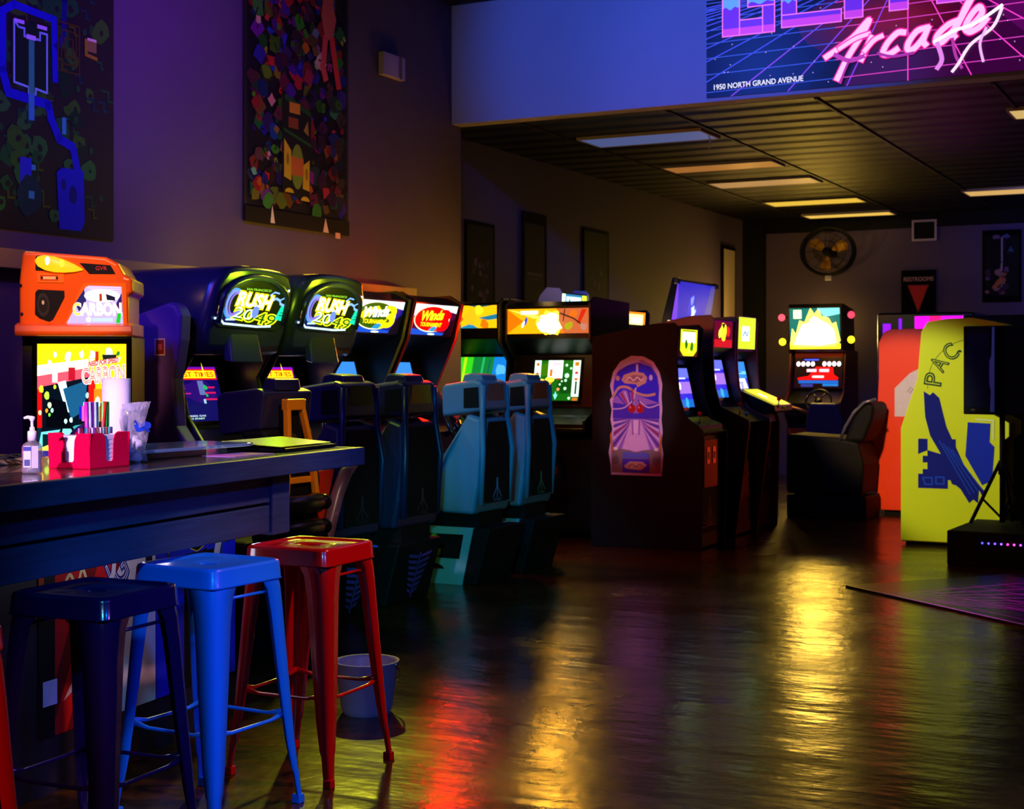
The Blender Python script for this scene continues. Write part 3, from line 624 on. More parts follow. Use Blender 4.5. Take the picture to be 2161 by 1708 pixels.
def art_attract(bright):
    def f(A, w, h):
        k = 1.0 if not bright else 1.6
        A.rect(-w/2,0,w/2,h,E((22,16,130),.55*k)); A.rect(-w/2,h*.78,w/2,h,E((120,16,190),1*k)); A.blob(0,h*.55,w*.5,E((60,20,150),.6*k),12,.3,.4)
        if bright: A.rect(-w*.4,0,w/2,h*.7,E((235,225,250),1.8)); A.rect(-w*.5,0,-w*.3,h*.9,E((180,60,220),1))
        A.rect(-w*.5,h*.76,w*.48,h*.96,E((240,24,16),1.2)); A.rect(-w*.48,h*.79,w*.46,h*.93,E((255,220,20),1.8)); A.text('BEST TIMES', -w*.44, h*.815, w*.86, h*.09, E((240,30,10),1.1), off=.02)
        A.poly([(w*.17,h*.8),(w*.2,h*1.08),(w*.24,h*.8)],E((255,210,30),1.8))
        if not bright:
            for v in (.6,.5,.38): A.rect(w*.1,h*v,w*.38,h*v+.01,E((240,30,100),.9))
            A.rect(-w*.4,h*.5,-w*.2,h*.52,E((230,40,150),.9)); A.rect(-w*.42,h*.6,-w*.3,h*.61,E((240,60,60),.9)); A.rect(0,h*.48,.05,h*.74,E((110,130,200),.9)); A.blob(w*.16,h*.62,.02,E((30,200,110),1)); A.blob(w*.16,h*.47,.012,E((30,200,90),1)); A.rect(.02,h*.32,.04,h*.4,E((160,220,250),1.1))
            A.text('PRESS GAS', -w*.38, h*.085, w*.4, h*.028, E((210,230,255),1.3), off=.02); A.text('TO START', -w*.38, h*.035, w*.36, h*.028, E((190,255,220),1.3), off=.02)
    return f
def racer_hood(label, y, bright):
    t = thing('arcade_cabinet', label, 'arcade cabinet', (-5.1, y, 0), 0, 'racing cabinets along the left wall')
    def outline(e=0):
        q = [(-.36+e, 1.43+e), (.36-e, 1.43+e), (.375-e, 1.55), (.365-e, 1.80)]
        for i in range(11): a = PI*i/10; q.append(((.33-e)*math.cos(a), 1.845+(.075-e*.6)*math.sin(a)**.7))
        return q+[(-.365+e, 1.80), (-.375+e, 1.55)]
    sl = lambda z: .14*(z-1.43)/.5
    m = MB(); m.rings([[(-.60, y_, z) for y_, z in outline(.02)], [(-.57, y_, z) for y_, z in outline()], [(-.02+sl(z), y_, z) for y_, z in outline()], [(.03+sl(z), y_, z) for y_, z in outline(.02)], [(.045+sl(z), y_, z) for y_, z in outline(.055)]], BLUEB, smooth=True)
    hood = m.done('hood', t)
    m = MB(); arc = [(.29*math.cos(PI*i/12), 1.72+.135*math.sin(PI*i/12)) for i in range(13)]
    path = [(-.29, 1.60)]+[(-a, z) for a, z in arc]+[(.29, 1.60)]
    m.tube([(.055+sl(z), yy, z) for yy, z in path], .018, BLUEB, 8); m.done('marquee_rim', hood)
    A = Art((.052+sl(1.58), 0, 1.58), (0,1,0), (.14/.5, 0, 1)); art_rush(A, .62, .25); A.done('marquee', t)
    m = MB(); m.rings([[(.05,-.17,1.40),(.05,.13,1.40),(.05,.13,1.56),(.05,-.17,1.56)],[(.10,-.16,1.385),(.10,.12,1.385),(.075,.10,1.55),(.075,-.14,1.55)]], BLUEB); m.done('speaker_nozzle', t, bevel=.008)
    m = MB(); m.prism([(-.6,0),(.02,0),(.02,.72),(.1,.8),(.1,.93),(-.12,1.0),(-.2,1.02),(-.32,1.42),(-.6,1.44)], -.33, .33, BLACK); m.done('cabinet_body', t)
    for s in (-1, 1):
        m = MB(); m.prism([(-.62,0),(.03,0),(.05,.8),(.06,.95),(-.05,1.1),(-.1,1.3),(0,1.45),(-.62,1.45)], s*.345-.015, s*.345+.015, BLUEB); m.done('side_panel', t, bevel=.008)
    A, h = seg_art((-.21, 1.055), (-.315, 1.40)); A.board(.48, .40, .004, OFF, 0, h/2); art_attract(bright)(A, .38, .32); A.done('screen', t)
    wheel(t, .2, 0, .95); coin_door(t, .02, .25)
    return t
racer_hood('first blue hooded racing cabinet with RUSH marquee, right of the purple panel', 6.61, False)
racer_hood('second blue hooded racing cabinet with RUSH marquee, beside the yellow oval marquee', 7.375, True)
BODY_R = [(-.56,0),(.0,0),(.0,.72),(.12,.78),(.12,.92),(-.12,.98),(-.2,1.02),(-.32,1.46),(-.2,1.52),(-.02,1.58),(.045,1.81),(-.05,1.86),(-.56,1.84)]
SIDE_R = [(-.57,0),(.02,0),(.02,.74),(.13,.9),(-.05,1.05),(-.16,1.22),(.0,1.56),(.06,1.82),(-.04,1.88),(-.57,1.86)]
for y, lab, ov, scol, num in ((8.15, 'racing cabinet with yellow-green oval marquee beside the second hooded racer', (60,120,10), (255,255,240), (255,235,10)), (8.88, 'racing cabinet with red oval marquee glowing red, end of the left row', (150,0,0), (255,215,20), (255,0,0))):
    t = upright(lab, (-5.15, y, 0), 0, .68, BODY_R, SIDE_R, BLACK, ((-.018,1.592),(.043,1.80)), art_cruise((10,30,160) if y < 8.5 else (90,6,60), ov, scol, num, 1.0 if y < 8.5 else 150.0), ((-.213,1.06),(-.305,1.40)), art_road, trim=([(.13,.9),(-.05,1.05),(-.16,1.22),(.0,1.56),(.06,1.82)], P('edge_molding_%d' % (y*10), (120,110,30) if y < 8.5 else (150,30,16), .3)), group='racing cabinets along the left wall', mqw=.58, scw=.40)  # red molding puts the glow along the panel edges into its colour
    wheel(t, .22, 0, .96); coin_door(t, .0, .25)
# ---- orange racing cabinet with a car-shaped hood
ORG = P('orange_body_plastic', (235, 96, 18), .3, var=.05, coat=.3)
t = thing('arcade_cabinet', 'orange car-hood racing cabinet with lit headlight and CARBON screen', 'arcade cabinet', (-4.88, 5.14, 0), math.radians(-56), 'racing cabinets along the left wall'); t.scale = (.84, .84, 1)
hood_o = [(-.305,1.545),(-.297,1.75),(-.275,1.885),(-.19,1.884),(.17,1.864),(.235,1.835),(.275,1.775),(.31,1.768),(.312,1.70),(.285,1.69),(.285,1.545)]
fx = lambda z: .02+.07*(z-1.545)/.34
m = MB(); m.rings([[(-.42,y,z) for y,z in hood_o], [(fx(z)-.03,y,z) for y,z in hood_o], [(fx(z),y*.97,1.545+(z-1.545)*.97+.005) for y,z in hood_o]], ORG); hood = m.done('hood', t, bevel=.012, seg=3)
m = MB(); m.prism([(-.42,1.50),(.075,1.50),(.085,1.515),(.08,1.548),(.02,1.56),(-.42,1.56)], -.315, .31, ORG); m.done('hood_lip', hood, bevel=.006)
def face_art(y, z, lift=.004): return Art((fx(z)+lift, y, z), (0,1,0), (.07/.34,0,1))
A = face_art(.10, 1.553); A.poly([(-.165,-.006),(.175,-.006),(.175,.195),(-.045,.195),(-.06,.185)], P('marquee_frame',(250,120,20),.3))
A.poly([(-.15,.003),(.155,.003),(.15,.178),(-.025,.182),(-.045,.17)], E((190,170,245),1.5)); A.poly([(-.10,.10),(-.05,.165),(-.04,.11),(-.08,.06)], E((40,40,120),.8)); A.poly([(.12,.1),(.15,.15),(.152,.06),(.13,.05)], E((60,30,120),.8))
for i in range(5): A.line([(-.04+.015*i,.175-.006*i),(.14,.174-.010*i)],.003,E((235,190,250),1.6))
A.oval(.045,.135,.095,.03,E((255,235,190),3)); A.blob(-.005,.13,.024,E((240,255,250),3)); A.blob(.10,.13,.026,E((250,255,250),3)); A.poly([(.065,.145),(.115,.13),(.115,.112),(.07,.115)],E((20,30,70),.6)); A.rect(.03,.11,.045,.145,E((200,60,30),1))
A.text('CARBON', -.11, .045, .255, .055, E((255,190,150),2), off=.06); A.text('CARBON', -.11, .045, .255, .055, E((255,255,240),4), off=.02); A.text('C', -.11, .045, .036, .055, E((245,235,20),2), off=.01)
A.rect(-.01,.014,.1,.032,E((180,200,225),1.6)); A.oval(-.03,.024,.014,.012,E((255,255,255),2.5)); A.poly([(.115,.008),(.138,.008),(.146,.055),(.126,.055)],E((20,190,40),1.4)); A.done('marquee', t)
A = face_art(-.14, 1.57); A.poly([(-.075,.03),(-.07,.13),(-.055,.145),(.085,.14),(.085,.11),(.02,.005),(.0,-.005),(-.05,.01)], MATTE)
A.oval(-.03,.075,.034,.055,P('speaker_cone',(40,38,36),.4)); A.oval(-.03,.075,.024,.038,P('speaker_cone_inner',(20,19,18),.4)); A.oval(-.03,.085,.007,.01,P('speaker_cap',(200,190,150),.3)); A.done('speaker_grille', t)
A = face_art(-.125, 1.745, .006); A.board(.14,.042,.006,P('badge_frame',(255,120,30),.3),0,.02); A.rect(-.055,.008,.04,.033,P('badge',(190,60,20),.3)); A.rect(-.042,.014,.03,.027,P('badge_mark',(255,200,120),.3)); A.oval(-.046,.02,.006,.006,MATTE); A.oval(.032,.02,.006,.006,MATTE); A.done('badge', t)
A = face_art(-.15, 1.80, .002); A.poly([(-.055,-.002),(-.052,.06),(-.04,.068),(.04,.066),(.0,-.004)], MATTE); A.done('headlight_recess', t)
m = MB(); m.rings([[(fx(1.83)+.004+.03*k*(1+math.cos(a))*.5, -.10+s_*.105, 1.835-.016*(s_+.6)+.034*k*math.sin(a)) for a in [2*PI*i/16 for i in range(16)]] for s_,k in ((-1,.1),(-.85,.65),(-.5,1.0),(0,1.05),(.5,.85),(1.0,.5),(1.4,.08))], E((255,185,20),1.5), smooth=True); m.done('headlight', t)
for yy, c, s_, r in ((-.135,(255,250,205),5,.02),(-.06,(255,225,40),2.4,.017)):
    m = MB(); m.ball((fx(1.83)+.026, yy, 1.838-.012*(yy+.135)*10), r, E(c,s_), 14, (.6,.8,1.1)); m.done('headlight_bulb', t)
A = face_art(.03, 1.79, .005); A.poly([(.0,.045),(.165,.035),(.19,-.005),(.05,-.005)], MATTE); A.text('GVR', .085, .012, .06, .018, E((230,50,40),1)); A.done('name_plate', t)
m = MB()
for z in (1.60,1.73):
    m = MB(); m.lathe([(.001,.004),(.008,.004),(.008,0)],(fx(z)-.002,-.285,z),MATTE,12,'x'); m.done('screw', t)
m = MB(); m.prism([(-.62,0),(.0,0),(.0,.72),(.14,.80),(.14,.92),(-.06,.96),(-.06,1.48),(-.04,1.50),(-.62,1.50)], -.30, .29, BLACK); m.done('cabinet_body', t)
A = Art((-.054,.02,.955), (0,1,0), (0,0,1)); A.U = A.U*.727; w_, h_ = .66, .51
A.board(.74,.54,.004,OFF,0,.26); A.rect(-.33,0,.33,h_,E((20,60,80),.6))
A.rect(-.33,.3,.33,h_,E((255,215,10),1.8)); A.poly([(-.33,.34),(.05,.40),(.05,.44),(-.33,.41)],E((255,245,190),2.4)); A.poly([(-.33,.30),(.06,.35),(.06,.40),(-.33,.36)],E((255,90,110),1.3)); A.rect(-.1,.34,-.05,.40,E((220,20,50),1)); A.rect(-.22,.33,-.18,.38,E((255,220,225),1.8))
for u,v,r in ((-.24,.42,.02),(-.1,.45,.03),(0,.46,.025),(-.2,.46,.02)): A.blob(u,v,r,E((255,250,190),2.4))
A.poly([(-.30,.1),(-.30,.31),(.05,.355),(.05,.12)],E((8,30,44),.5)); A.poly([(-.18,.33),(-.12,.34),(-.07,.18),(-.12,.2)],E((190,240,255),2)); A.poly([(-.14,.30),(.04,.34),(.02,.2),(-.08,.16)],E((30,110,160),.9)); A.poly([(-.25,.26),(-.12,.24),(-.08,.12),(-.27,.12)],E((4,18,20),.3)); 
A.rect(-.33,.12,-.295,.30,E((240,14,10),1.2)); 
for u,v,r,c in ((-.3,.3,.02,(255,240,40)),(-.26,.27,.022,(170,240,60)),(-.24,.225,.016,(190,255,170)),(-.22,.2,.012,(150,255,190)),(-.31,.19,.013,(255,245,150)),(-.26,.2,.012,(250,140,20)),(-.24,.18,.01,(120,230,60)),(-.12,.15,.013,(180,255,255)),(-.08,.155,.014,(190,255,250)),(.04,.27,.015,(150,250,240)),(.02,.23,.012,(120,230,250)),(-.2,.31,.012,(200,240,40))): A.blob(u,v,r,E(c,2),8,.2)
A.rect(.05,.1,.16,.34,E((240,26,10),1.2)); A.rect(.1,.22,.33,.34,E((255,190,16),1.7)); A.rect(.09,.14,.15,.3,E((255,130,20),1.6)); A.blob(.115,.24,.03,E((255,250,200),2.6)); A.rect(.2,.16,.26,.26,E((250,225,30),1.7)); A.rect(.18,.1,.33,.18,E((30,6,20),.4)); A.line([(.185,.16),(.185,.33)],.008,MATTE); A.line([(.16,.25),(.33,.255)],.005,MATTE); A.rect(0,.15,.05,.22,E((250,100,200),1.3)); A.rect(-.02,.16,.0,.22,E((40,30,220),1.2)); A.rect(.05,.13,.1,.19,E((120,10,20),.8))
A.poly([(-.33,.0),(.33,.0),(.1,.14),(-.05,.12),(-.3,.1)],E((110,225,225),1.5)); A.poly([(-.3,.06),(-.1,.11),(-.05,.13),(.08,.14),(.03,.1)],E((60,180,190),1.2)); A.poly([(-.29,.02),(-.29,.09),(-.23,.09),(-.24,.02)],E((10,60,64),.5)); A.poly([(-.33,.02),(-.25,.04),(-.22,-.0),(-.33,0)],E((255,225,80),1.6)); A.rect(.0,.03,.06,.06,E((250,220,20),1.6))
A.poly([(-.22,.0),(-.2,.05),(-.17,.1),(-.14,.125),(-.07,.125),(-.04,.1),(.01,.05),(.03,.0)],E((6,14,24),.4)); A.poly([(-.15,.085),(-.14,.115),(-.08,.115),(-.06,.085)],E((130,240,215),1.6)); A.rect(-.19,.015,0,.035,E((20,90,200),1)); A.blob(-.165,.02,.018,E((255,60,10),2),10,.1); A.blob(-.03,.03,.018,E((255,60,10),2),10,.1)
A.blob(.08,.455,.03,E((220,255,255),2)); A.blob(.2,.46,.035,E((230,255,255),2)); A.poly([(.15,.46),(.26,.46),(.25,.43),(.16,.43)],E((10,50,40),.5)); A.rect(.1,.43,.125,.475,E((220,50,10),1.1)); A.blob(.27,.465,.018,E((40,150,60),1))
A.poly([(.03,.40),(.28,.425),(.29,.45),(.05,.425)],E((255,200,190),1.8)); A.text('NEED FOR SPEED',.05,.405,.22,.022,E((215,20,20),1.1),shear=.25,rot=.09,off=.03)
A.text('CARBON',.005,.325,.315,.07,E((255,240,235),2.2),rot=.05,off=.07); A.text('CARBON',.005,.325,.315,.07,E((225,30,16),1.2),rot=.05,off=.02); A.text('CARBON',.005,.325,.315,.07,E((255,225,215),1.8),rot=.05,off=-.025)
A.done('screen', t)
m = MB(); m.prism([(.0,.90),(.19,.86),(.19,.89),(-.02,.97)],-.29,.28,P('violet_dash',(120,110,220),.3)); m.done('dashboard', t)
A = Art((.085,.25,.935),(0,1,0),(-.3,0,.12)); A.rect(-.12,-.03,.14,.05,D(215,210,245)); A.oval(-.06,.0,.04,.03,D(40,40,190)); A.oval(.06,.02,.05,.02,D(40,40,190)); A.done('dash_art', t)
wheel(t, .2, .12, .98, .14, .6, P('dark_violet_grip',(40,34,80),.3)); coin_door(t, .0, .25)
# ---- purple upright panels on either side of the orange cabinet
PURP = P('violet_shell', (92, 60, 150), .4, var=.15, scale=4)
for y, lab, sticker in ((6.09, 'tall violet side panel between the orange cabinet and the first hooded racer', True), (4.70, 'violet side panel at the left edge beside the orange cabinet', False)):
    t = thing('side_divider', lab, 'panel', (-5.05, y, 0), 0)
    dz = 0 if sticker else -.14
    pr = [(-.66,0),(.12,0),(.12,.9),(.0,1.05),(-.02,1.3),(.02,1.5),(.03,1.63+dz),(.0,1.685+dz),(-.05,1.70+dz),(-.3,1.63+dz),(-.66,1.46+dz)]
    m = MB(); m.prism(pr, -.05, .05, PURP); m.done('panel_shell', t, bevel=.02, seg=3)
    if sticker:
        A = Art((-.1,-.051,1.42),(1,0,0)); A.rect(-.04,0,.03,.09,D(220,170,170)); A.rect(-.033,.007,.023,.083,D(130,30,24)); A.rect(-.02,.03,.01,.06,D(190,70,60)); A.done('sticker', t)

# ---- cabinets turned towards the bar at the end of the row
BODY_U = [(-.75,.08),(-.02,.08),(-.02,.80),(.12,.86),(.12,.92),(-.03,.985),(-.12,1.05),(-.20,1.47),(-.13,1.52),(.0,1.60),(.0,1.86),(-.1,1.90),(-.75,1.88)]
SIDE_U = [(-.77,0),(.0,0),(.0,.80),(.15,.87),(.15,.95),(-.02,1.02),(-.10,1.10),(-.14,1.42),(.03,1.58),(.03,1.88),(-.06,1.93),(-.77,1.91)]
upright('cabinet with a yellow cartoon marquee and green screen in the corner', (-5.735, 10.56, 0), -PI/2, .50, BODY_U, SIDE_U, BLACK, ((.0,1.69),(.0,1.875)), art_yellowtoon, ((-.118,1.04),(-.195,1.455)), art_green,
        panel=[(-.02,.86),(.10,.89),(-.03,.98),(-.06,.97)], door=(-.02,.3), scw=.44, cols=((30,200,80),(200,30,30)))
upright('wide cabinet with a blazing orange explosion marquee and shooter game on screen', (-5.085, 10.62, 0), -PI/2, .77, BODY_U, SIDE_U, BLACK, ((.0,1.64),(.0,1.84)), art_explosion, ((-.126,1.10),(-.19,1.425)), art_shooter,
        panel=[(-.02,.86),(.14,.88),(-.03,.99),(-.06,.97)], door=(-.02,.3), mqw=.74, scw=.41, cols=((230,20,10),(230,20,10),(200,200,220),(40,60,200)))
# ---- side-on cabinets in the middle of the room
BODY_J = [(-.87,.02),(-.03,.02),(-.03,.85),(.0,.87),(-.02,.93),(-.15,.99),(-.22,1.04),(-.30,1.38),(-.24,1.42),(-.205,1.45),(-.195,1.66),(-.38,1.68),(-.87,1.58)]
SIDE_J = [(-.88,0),(.0,0),(.02,.86),(.01,.90),(-.12,1.0),(-.165,1.14),(-.18,1.28),(-.19,1.49),(-.175,1.665),(-.21,1.70),(-.375,1.695),(-.88,1.60)]
def art_green_label(A, w, h):
    A.poly([(-w/2,h),(w/2,h),(w/2,h*.2),(w*.3,0),(-w*.3,0),(-w/2,h*.2)],E((215,240,20),2)); A.rect(-w*.4,h*.5,w*.4,h*.9,E((250,255,190),3)); A.blob(-w*.15,h*.42,.05,E((30,130,10),.9)); A.blob(w*.2,h*.35,.05,E((40,150,10),.9)); A.blob(0,h*.18,.03,E((190,250,60),2)); A.rect(-w*.4,h*.93,w*.4,h*.97,E((60,70,10),.6))
def art_violet(A, w, h):
    A.rect(-w/2,0,w/2,h,E((60,50,240),1)); A.rect(-w/2,h*.75,w/2,h,E((110,120,255),1.2)); A.rect(-w/2,h*.35,w/2,h*.65,E((170,120,235),1.2)); A.rect(-w/2,0,w/2,h*.2,E((30,120,230),1)); A.oval(-w*.1,h*.55,.03,.03,E((255,240,255),2.4)); A.rect(-w*.3,h*.72,w*.3,h*.76,E((210,210,255),1.5)); A.blob(w*.15,h*.12,.05,E((60,190,240),1.1))
def art_redyellow(A, w, h):
    A.rect(-w/2,0,w/2,h,E((120,6,6),.8)); A.rect(-w/2,0,w/2,h*.3,E((220,20,14),1)); A.blob(0,h*.6,h*.4,E((250,230,20),1.8),12,.3); A.blob(-.08,h*.55,h*.25,E((240,240,60),2)); A.poly([(-.05,h*.9),(0,h*.7),(.04,h*.95)],MATTE); A.blob(.12,h*.6,.06,E((240,40,10),1.1))
def art_bluepic(A, w, h):
    A.rect(-w/2,0,w/2,h,E((24,24,225),.8)); A.blob(0,h*.45,h*.4,E((36,44,240),.9),12,.4); A.blob(.02,h*.35,h*.2,E((180,210,255),1.7)); A.blob(-.06,h*.6,h*.14,E((110,140,255),1.4)); A.poly([(w*.3,0),(w*.5,0),(w*.5,h),(w*.38,h)],E((80,80,200),.7)); A.poly([(-w*.5,0),(-w*.35,0),(-w*.45,h*.8),(-w*.5,h)],E((120,50,240),1)); A.oval(.05,h*.55,.03,.08,E((30,30,190),.9)); A.blob(0,h*.2,.05,E((220,235,255),2))
def art_orangelit(A, w, h):
    A.rect(-w/2,0,w/2,h,E((255,120,20),2)); A.rect(-w*.38,h*.15,w*.38,h*.85,E((255,215,120),3.5)); A.rect(-w*.2,h*.3,w*.3,h*.6,E((255,250,220),4))
def art_cyan(A, w, h):
    A.rect(-w/2,0,w/2,h,E((30,130,180),1.2)); A.rect(-w*.5,0,-w*.34,h,E((220,255,200),2.2)); A.rect(w*.32,0,w*.5,h,E((220,235,30),1.8)); A.rect(-w*.3,h*.3,w*.28,h*.85,E((190,240,255),2.2)); A.poly([(-w*.25,h*.2),(-w*.18,h*.8),(-w*.08,h*.2)],E((40,110,180),1)); A.oval(-w*.05,h*.35,.03,.03,E((230,250,255),2)); A.rect(0,h*.25,w*.2,h*.4,E((40,90,150),1))
j = upright('black cabinet side-on with a cherry and sunbeam art panel, centre of the room', (-3.69, 10.60, 0), 0, .56, BODY_J, SIDE_J, MATTE, ((-.205,1.455),(-.196,1.655)), art_green_label, ((-.225,1.06),(-.292,1.36)), art_violet,
        panel=[(-.03,.87),(.02,.88),(-.13,.995),(-.2,.98)], door=(-.03,.46), mqw=.36, scw=.40, cols=((220,30,30),(220,200,30)))
A = side_art(-.515, 1.0, -.2815)     # centre of the printed side panel
PAL, VIO, LIL, DRD, GLD = D(205,170,215), D(70,40,190), D(150,100,200), D(170,14,30), D(190,140,120)
out = [(-.205,-.45),(.205,-.45),(.215,-.36),(.22,-.28),(.205,-.2),(.215,-.12),(.205,-.02),(.212,.05),(.205,.15),(.212,.24),(.19,.33),(.14,.41),(.06,.45),(-.04,.455),(-.13,.41),(-.19,.33),(-.213,.23),(-.195,.15),(-.215,.12),(-.2,.04),(-.21,-.03),(-.195,-.1),(-.21,-.2),(-.225,-.28),(-.21,-.37)]
A.poly(out, PAL); A.poly([(u*.9,v*.94) for u,v in out], LIL)
A.poly([(-.185,.13),(-.18,.25),(-.15,.33),(-.07,.385),(.03,.40),(.12,.37),(.17,.3),(.185,.2),(.18,.1),(.0,.16),(-.1,.2)], D(50,30,215)); A.poly([(-.14,.35),(-.03,.40),(.03,.41),(.02,.445),(-.06,.445),(-.13,.40)], D(175,170,225))
A.poly([(-.12,.27),(-.1,.31),(-.02,.335),(.06,.325),(.09,.29),(.08,.25),(.01,.215),(-.0,.24),(-.09,.245)], GLD); A.poly([(-.1,.275),(-.02,.31),(.05,.305),(.07,.28),(0,.25)], D(150,90,110)); A.curve([(-.08,.27),(-.05,.29),(-.02,.268),(.01,.292),(.04,.27),(.06,.285)],.008,D(225,190,190))
A.rect(-.0,.33,.018,.39,PAL); A.oval(-.15,.285,.017,.02,GLD); A.oval(.12,.29,.014,.022,PAL)
A.curve([(-.19,.14),(-.14,.21),(-.07,.215),(0,.175),(.08,.155),(.15,.165)], .02, GLD)
for i in range(6): A.poly([(-.03,.02),(-.16+.03*i,.16+.01*i),(-.145+.03*i,.165+.01*i)], (VIO, DRD, PAL)[i%3])
A.poly([(-.19,.1),(-.05,.08),(0,.05),(.05,.08),(.19,.1),(.19,-.02),(-.19,-.02)], VIO); A.curve([(-.19,.05),(-.1,.06),(-.03,.11)], .01, PAL); A.curve([(.03,.11),(.1,.065),(.19,.09)], .01, PAL)
A.poly([(-.02,.02),(.02,.02),(.025,.14),(-.015,.13)], LIL)
for s in (-1, 1): A.oval(s*.035, .055, .032, .034, DRD); A.line([(s*.035,.085),(s*.02,.12)],.008,D(60,20,80)); A.oval(s*.035-.012,.065,.007,.009,D(225,120,140))
cx_, cy_ = 0, .0
for i in range(9):
    for s in (-1, 1):
        a0 = -.05-.13*i; a1 = a0-.065
        q = [(s*.045, -.02-.006*i), (s*.185, -.02+.185*math.tan(max(a0,-1.05))*.95), (s*.185, -.02+.185*math.tan(max(a1,-1.05))*.95)]
        A.poly(q, (VIO, D(225,190,225), D(40,30,160), D(225,190,225), DRD, D(225,180,220), D(90,40,150), D(220,180,225), LIL)[i])
A.poly([(-.04,-.03),(.04,-.03),(.12,-.27),(-.12,-.27)], D(210,165,220)); A.rect(-.018,-.13,.018,-.03,D(225,190,230)); A.line([(-.03,-.03),(-.025,-.14)],.012,LIL); A.line([(.03,-.03),(.025,-.14)],.012,LIL)
A.poly([(-.2,-.27),(-.13,-.25),(-.05,-.26),(0,-.275),(.05,-.26),(.13,-.25),(.2,-.27),(.2,-.43),(-.2,-.43)], D(130,105,110)); A.poly([(-.11,-.28),(-.05,-.27),(0,-.285),(.05,-.27),(.11,-.28),(.11,-.32),(-.11,-.32)], D(90,90,190))
A.rect(-.11,-.43,.11,-.325,VIO); A.poly([(-.1,-.38),(-.05,-.345),(.05,-.345),(.09,-.37),(.04,-.41),(-.08,-.4)], GLD); A.curve([(-.06,-.385),(-.03,-.365),(0,-.385),(.03,-.365),(.055,-.38)],.007,D(120,60,90)); A.oval(-.165,-.25,.018,.013,D(230,220,220)); A.oval(.165,-.25,.018,.013,D(230,220,220))
for s in (-1,1): A.blob(s*.165,-.34,.045,D(105,85,90)); A.poly([(s*.2,-.12),(s*.212,-.15),(s*.2,-.3),(s*.185,-.25)],D(190,110,40))
A.done('side_art', j)['label'] = 'printed cherry and sunbeam side art'
A = Art((-.0285, 0, .12), (0,1,0)); A.board(.36,.34,.004,D(60,18,40),0,.17)
for i in range(11): A.line([(0,.05),(.16*math.cos(PI*i/10),.05+.12*math.sin(PI*i/10))],.008,D(190,80,130))
A.poly([(-.05,.1),(0,.3),(.05,.1)],D(150,60,110)); A.done('kick_art', j)
DKR = P('dark_red_laminate', (92, 14, 14), .35, var=.1)
upright('dark red sided cabinet with a red and yellow marquee behind the cherry art cabinet', (-3.74, 11.56, 0), 0, .58, [(x,z*1.055) for x,z in BODY_J], [(x+(.10 if .8<z<.95 else 0),z*1.055) for x,z in SIDE_J], DKR, ((-.205,1.535),(-.196,1.745)), art_redyellow, ((-.225,1.12),(-.292,1.43)), art_violet, panel=[(-.03,.92),(.10,.93),(-.11,1.05),(-.2,1.03)], door=(-.03,.3), mqw=.45, scw=.42, cols=((230,150,30),(60,180,230)))
YGR = P('yellow_green_laminate', (205, 225, 30), .4, var=.06)
l = upright('yellow-green headed cabinet third in the middle row, lit control panel', (-3.76, 12.22, 0), 0, .56, [(x,z*1.04) for x,z in BODY_J], [(x,z*1.06) for x,z in SIDE_J], DKR, ((-.198,1.53),(-.188,1.80)), lambda A,w,h: (A.rect(-w/2,0,w/2,h,E((200,235,20),1.5)), A.rect(-w*.3,h*.25,w*.15,h*.72,E((200,230,255),1.8)), A.line([(-w*.24,h*.42),(-w*.1,h*.55),(0,h*.42),(w*.1,h*.58)],.012,E((40,90,200),1))), ((-.225,1.10),(-.292,1.42)), art_road, panel=[(-.03,.96),(.14,1.0),(.13,1.05),(-.2,1.19)], door=(-.03,.3), mqw=.46, scw=.42, cols=((255,240,60),(255,240,60),(255,255,200),(230,80,30)))
A = Art((-.03,0,1.128),(0,1,0),(-.33,0,.14)); A.rect(-.2,-.16,.2,.14,E((245,235,60),1.3)); A.blob(-.05,0,.07,E((255,255,200),2)); A.blob(.1,.03,.05,E((255,180,30),1.4)); A.done('lit_panel_art', l)
# ---- cabinets along the rear left wall, seen over the row
CY_B = [(-.70,.02),(-.03,.02),(-.03,.9),(-.16,1.0),(-.30,1.5),(-.21,1.86),(-.205,2.03),(-.33,2.05),(-.5,1.78),(-.70,1.78)]
CY_S = [(-.71,0),(.0,0),(.0,.92),(-.13,1.02),(-.27,1.5),(-.195,1.84),(-.185,2.03),(-.21,2.065),(-.33,2.075),(-.40,2.0),(-.46,1.80),(-.71,1.80)]
upright('pale-sided cabinet with a small cyan marquee behind the explosion marquee', (-5.25, 11.92, 0), 0, .60, CY_B, CY_S, P('pale_lilac_laminate',(190,190,225),.4,var=.04), ((-.209,1.88),(-.204,2.02)), art_cyan, ((-.19,1.08),(-.28,1.45)), art_road, mqw=.54, scw=.4, joy=False, panel=[(-.03,.9),(.0,.93),(-.15,1.02),(-.2,1.0)])
upright('dark cabinet with a small orange marquee left of the wide blue marquee', (-5.0, 12.75, 0), 0, .62, [(x,z*1.13) for x,z in BODY_J], [(x,z*1.13) for x,z in SIDE_J], BLACK, ((-.205,1.75),(-.196,1.89)), art_orangelit, ((-.225,1.19),(-.292,1.53)), art_road, mqw=.45, scw=.4, joy=False, panel=[(-.03,.98),(.02,1.0),(-.13,1.12),(-.2,1.1)])
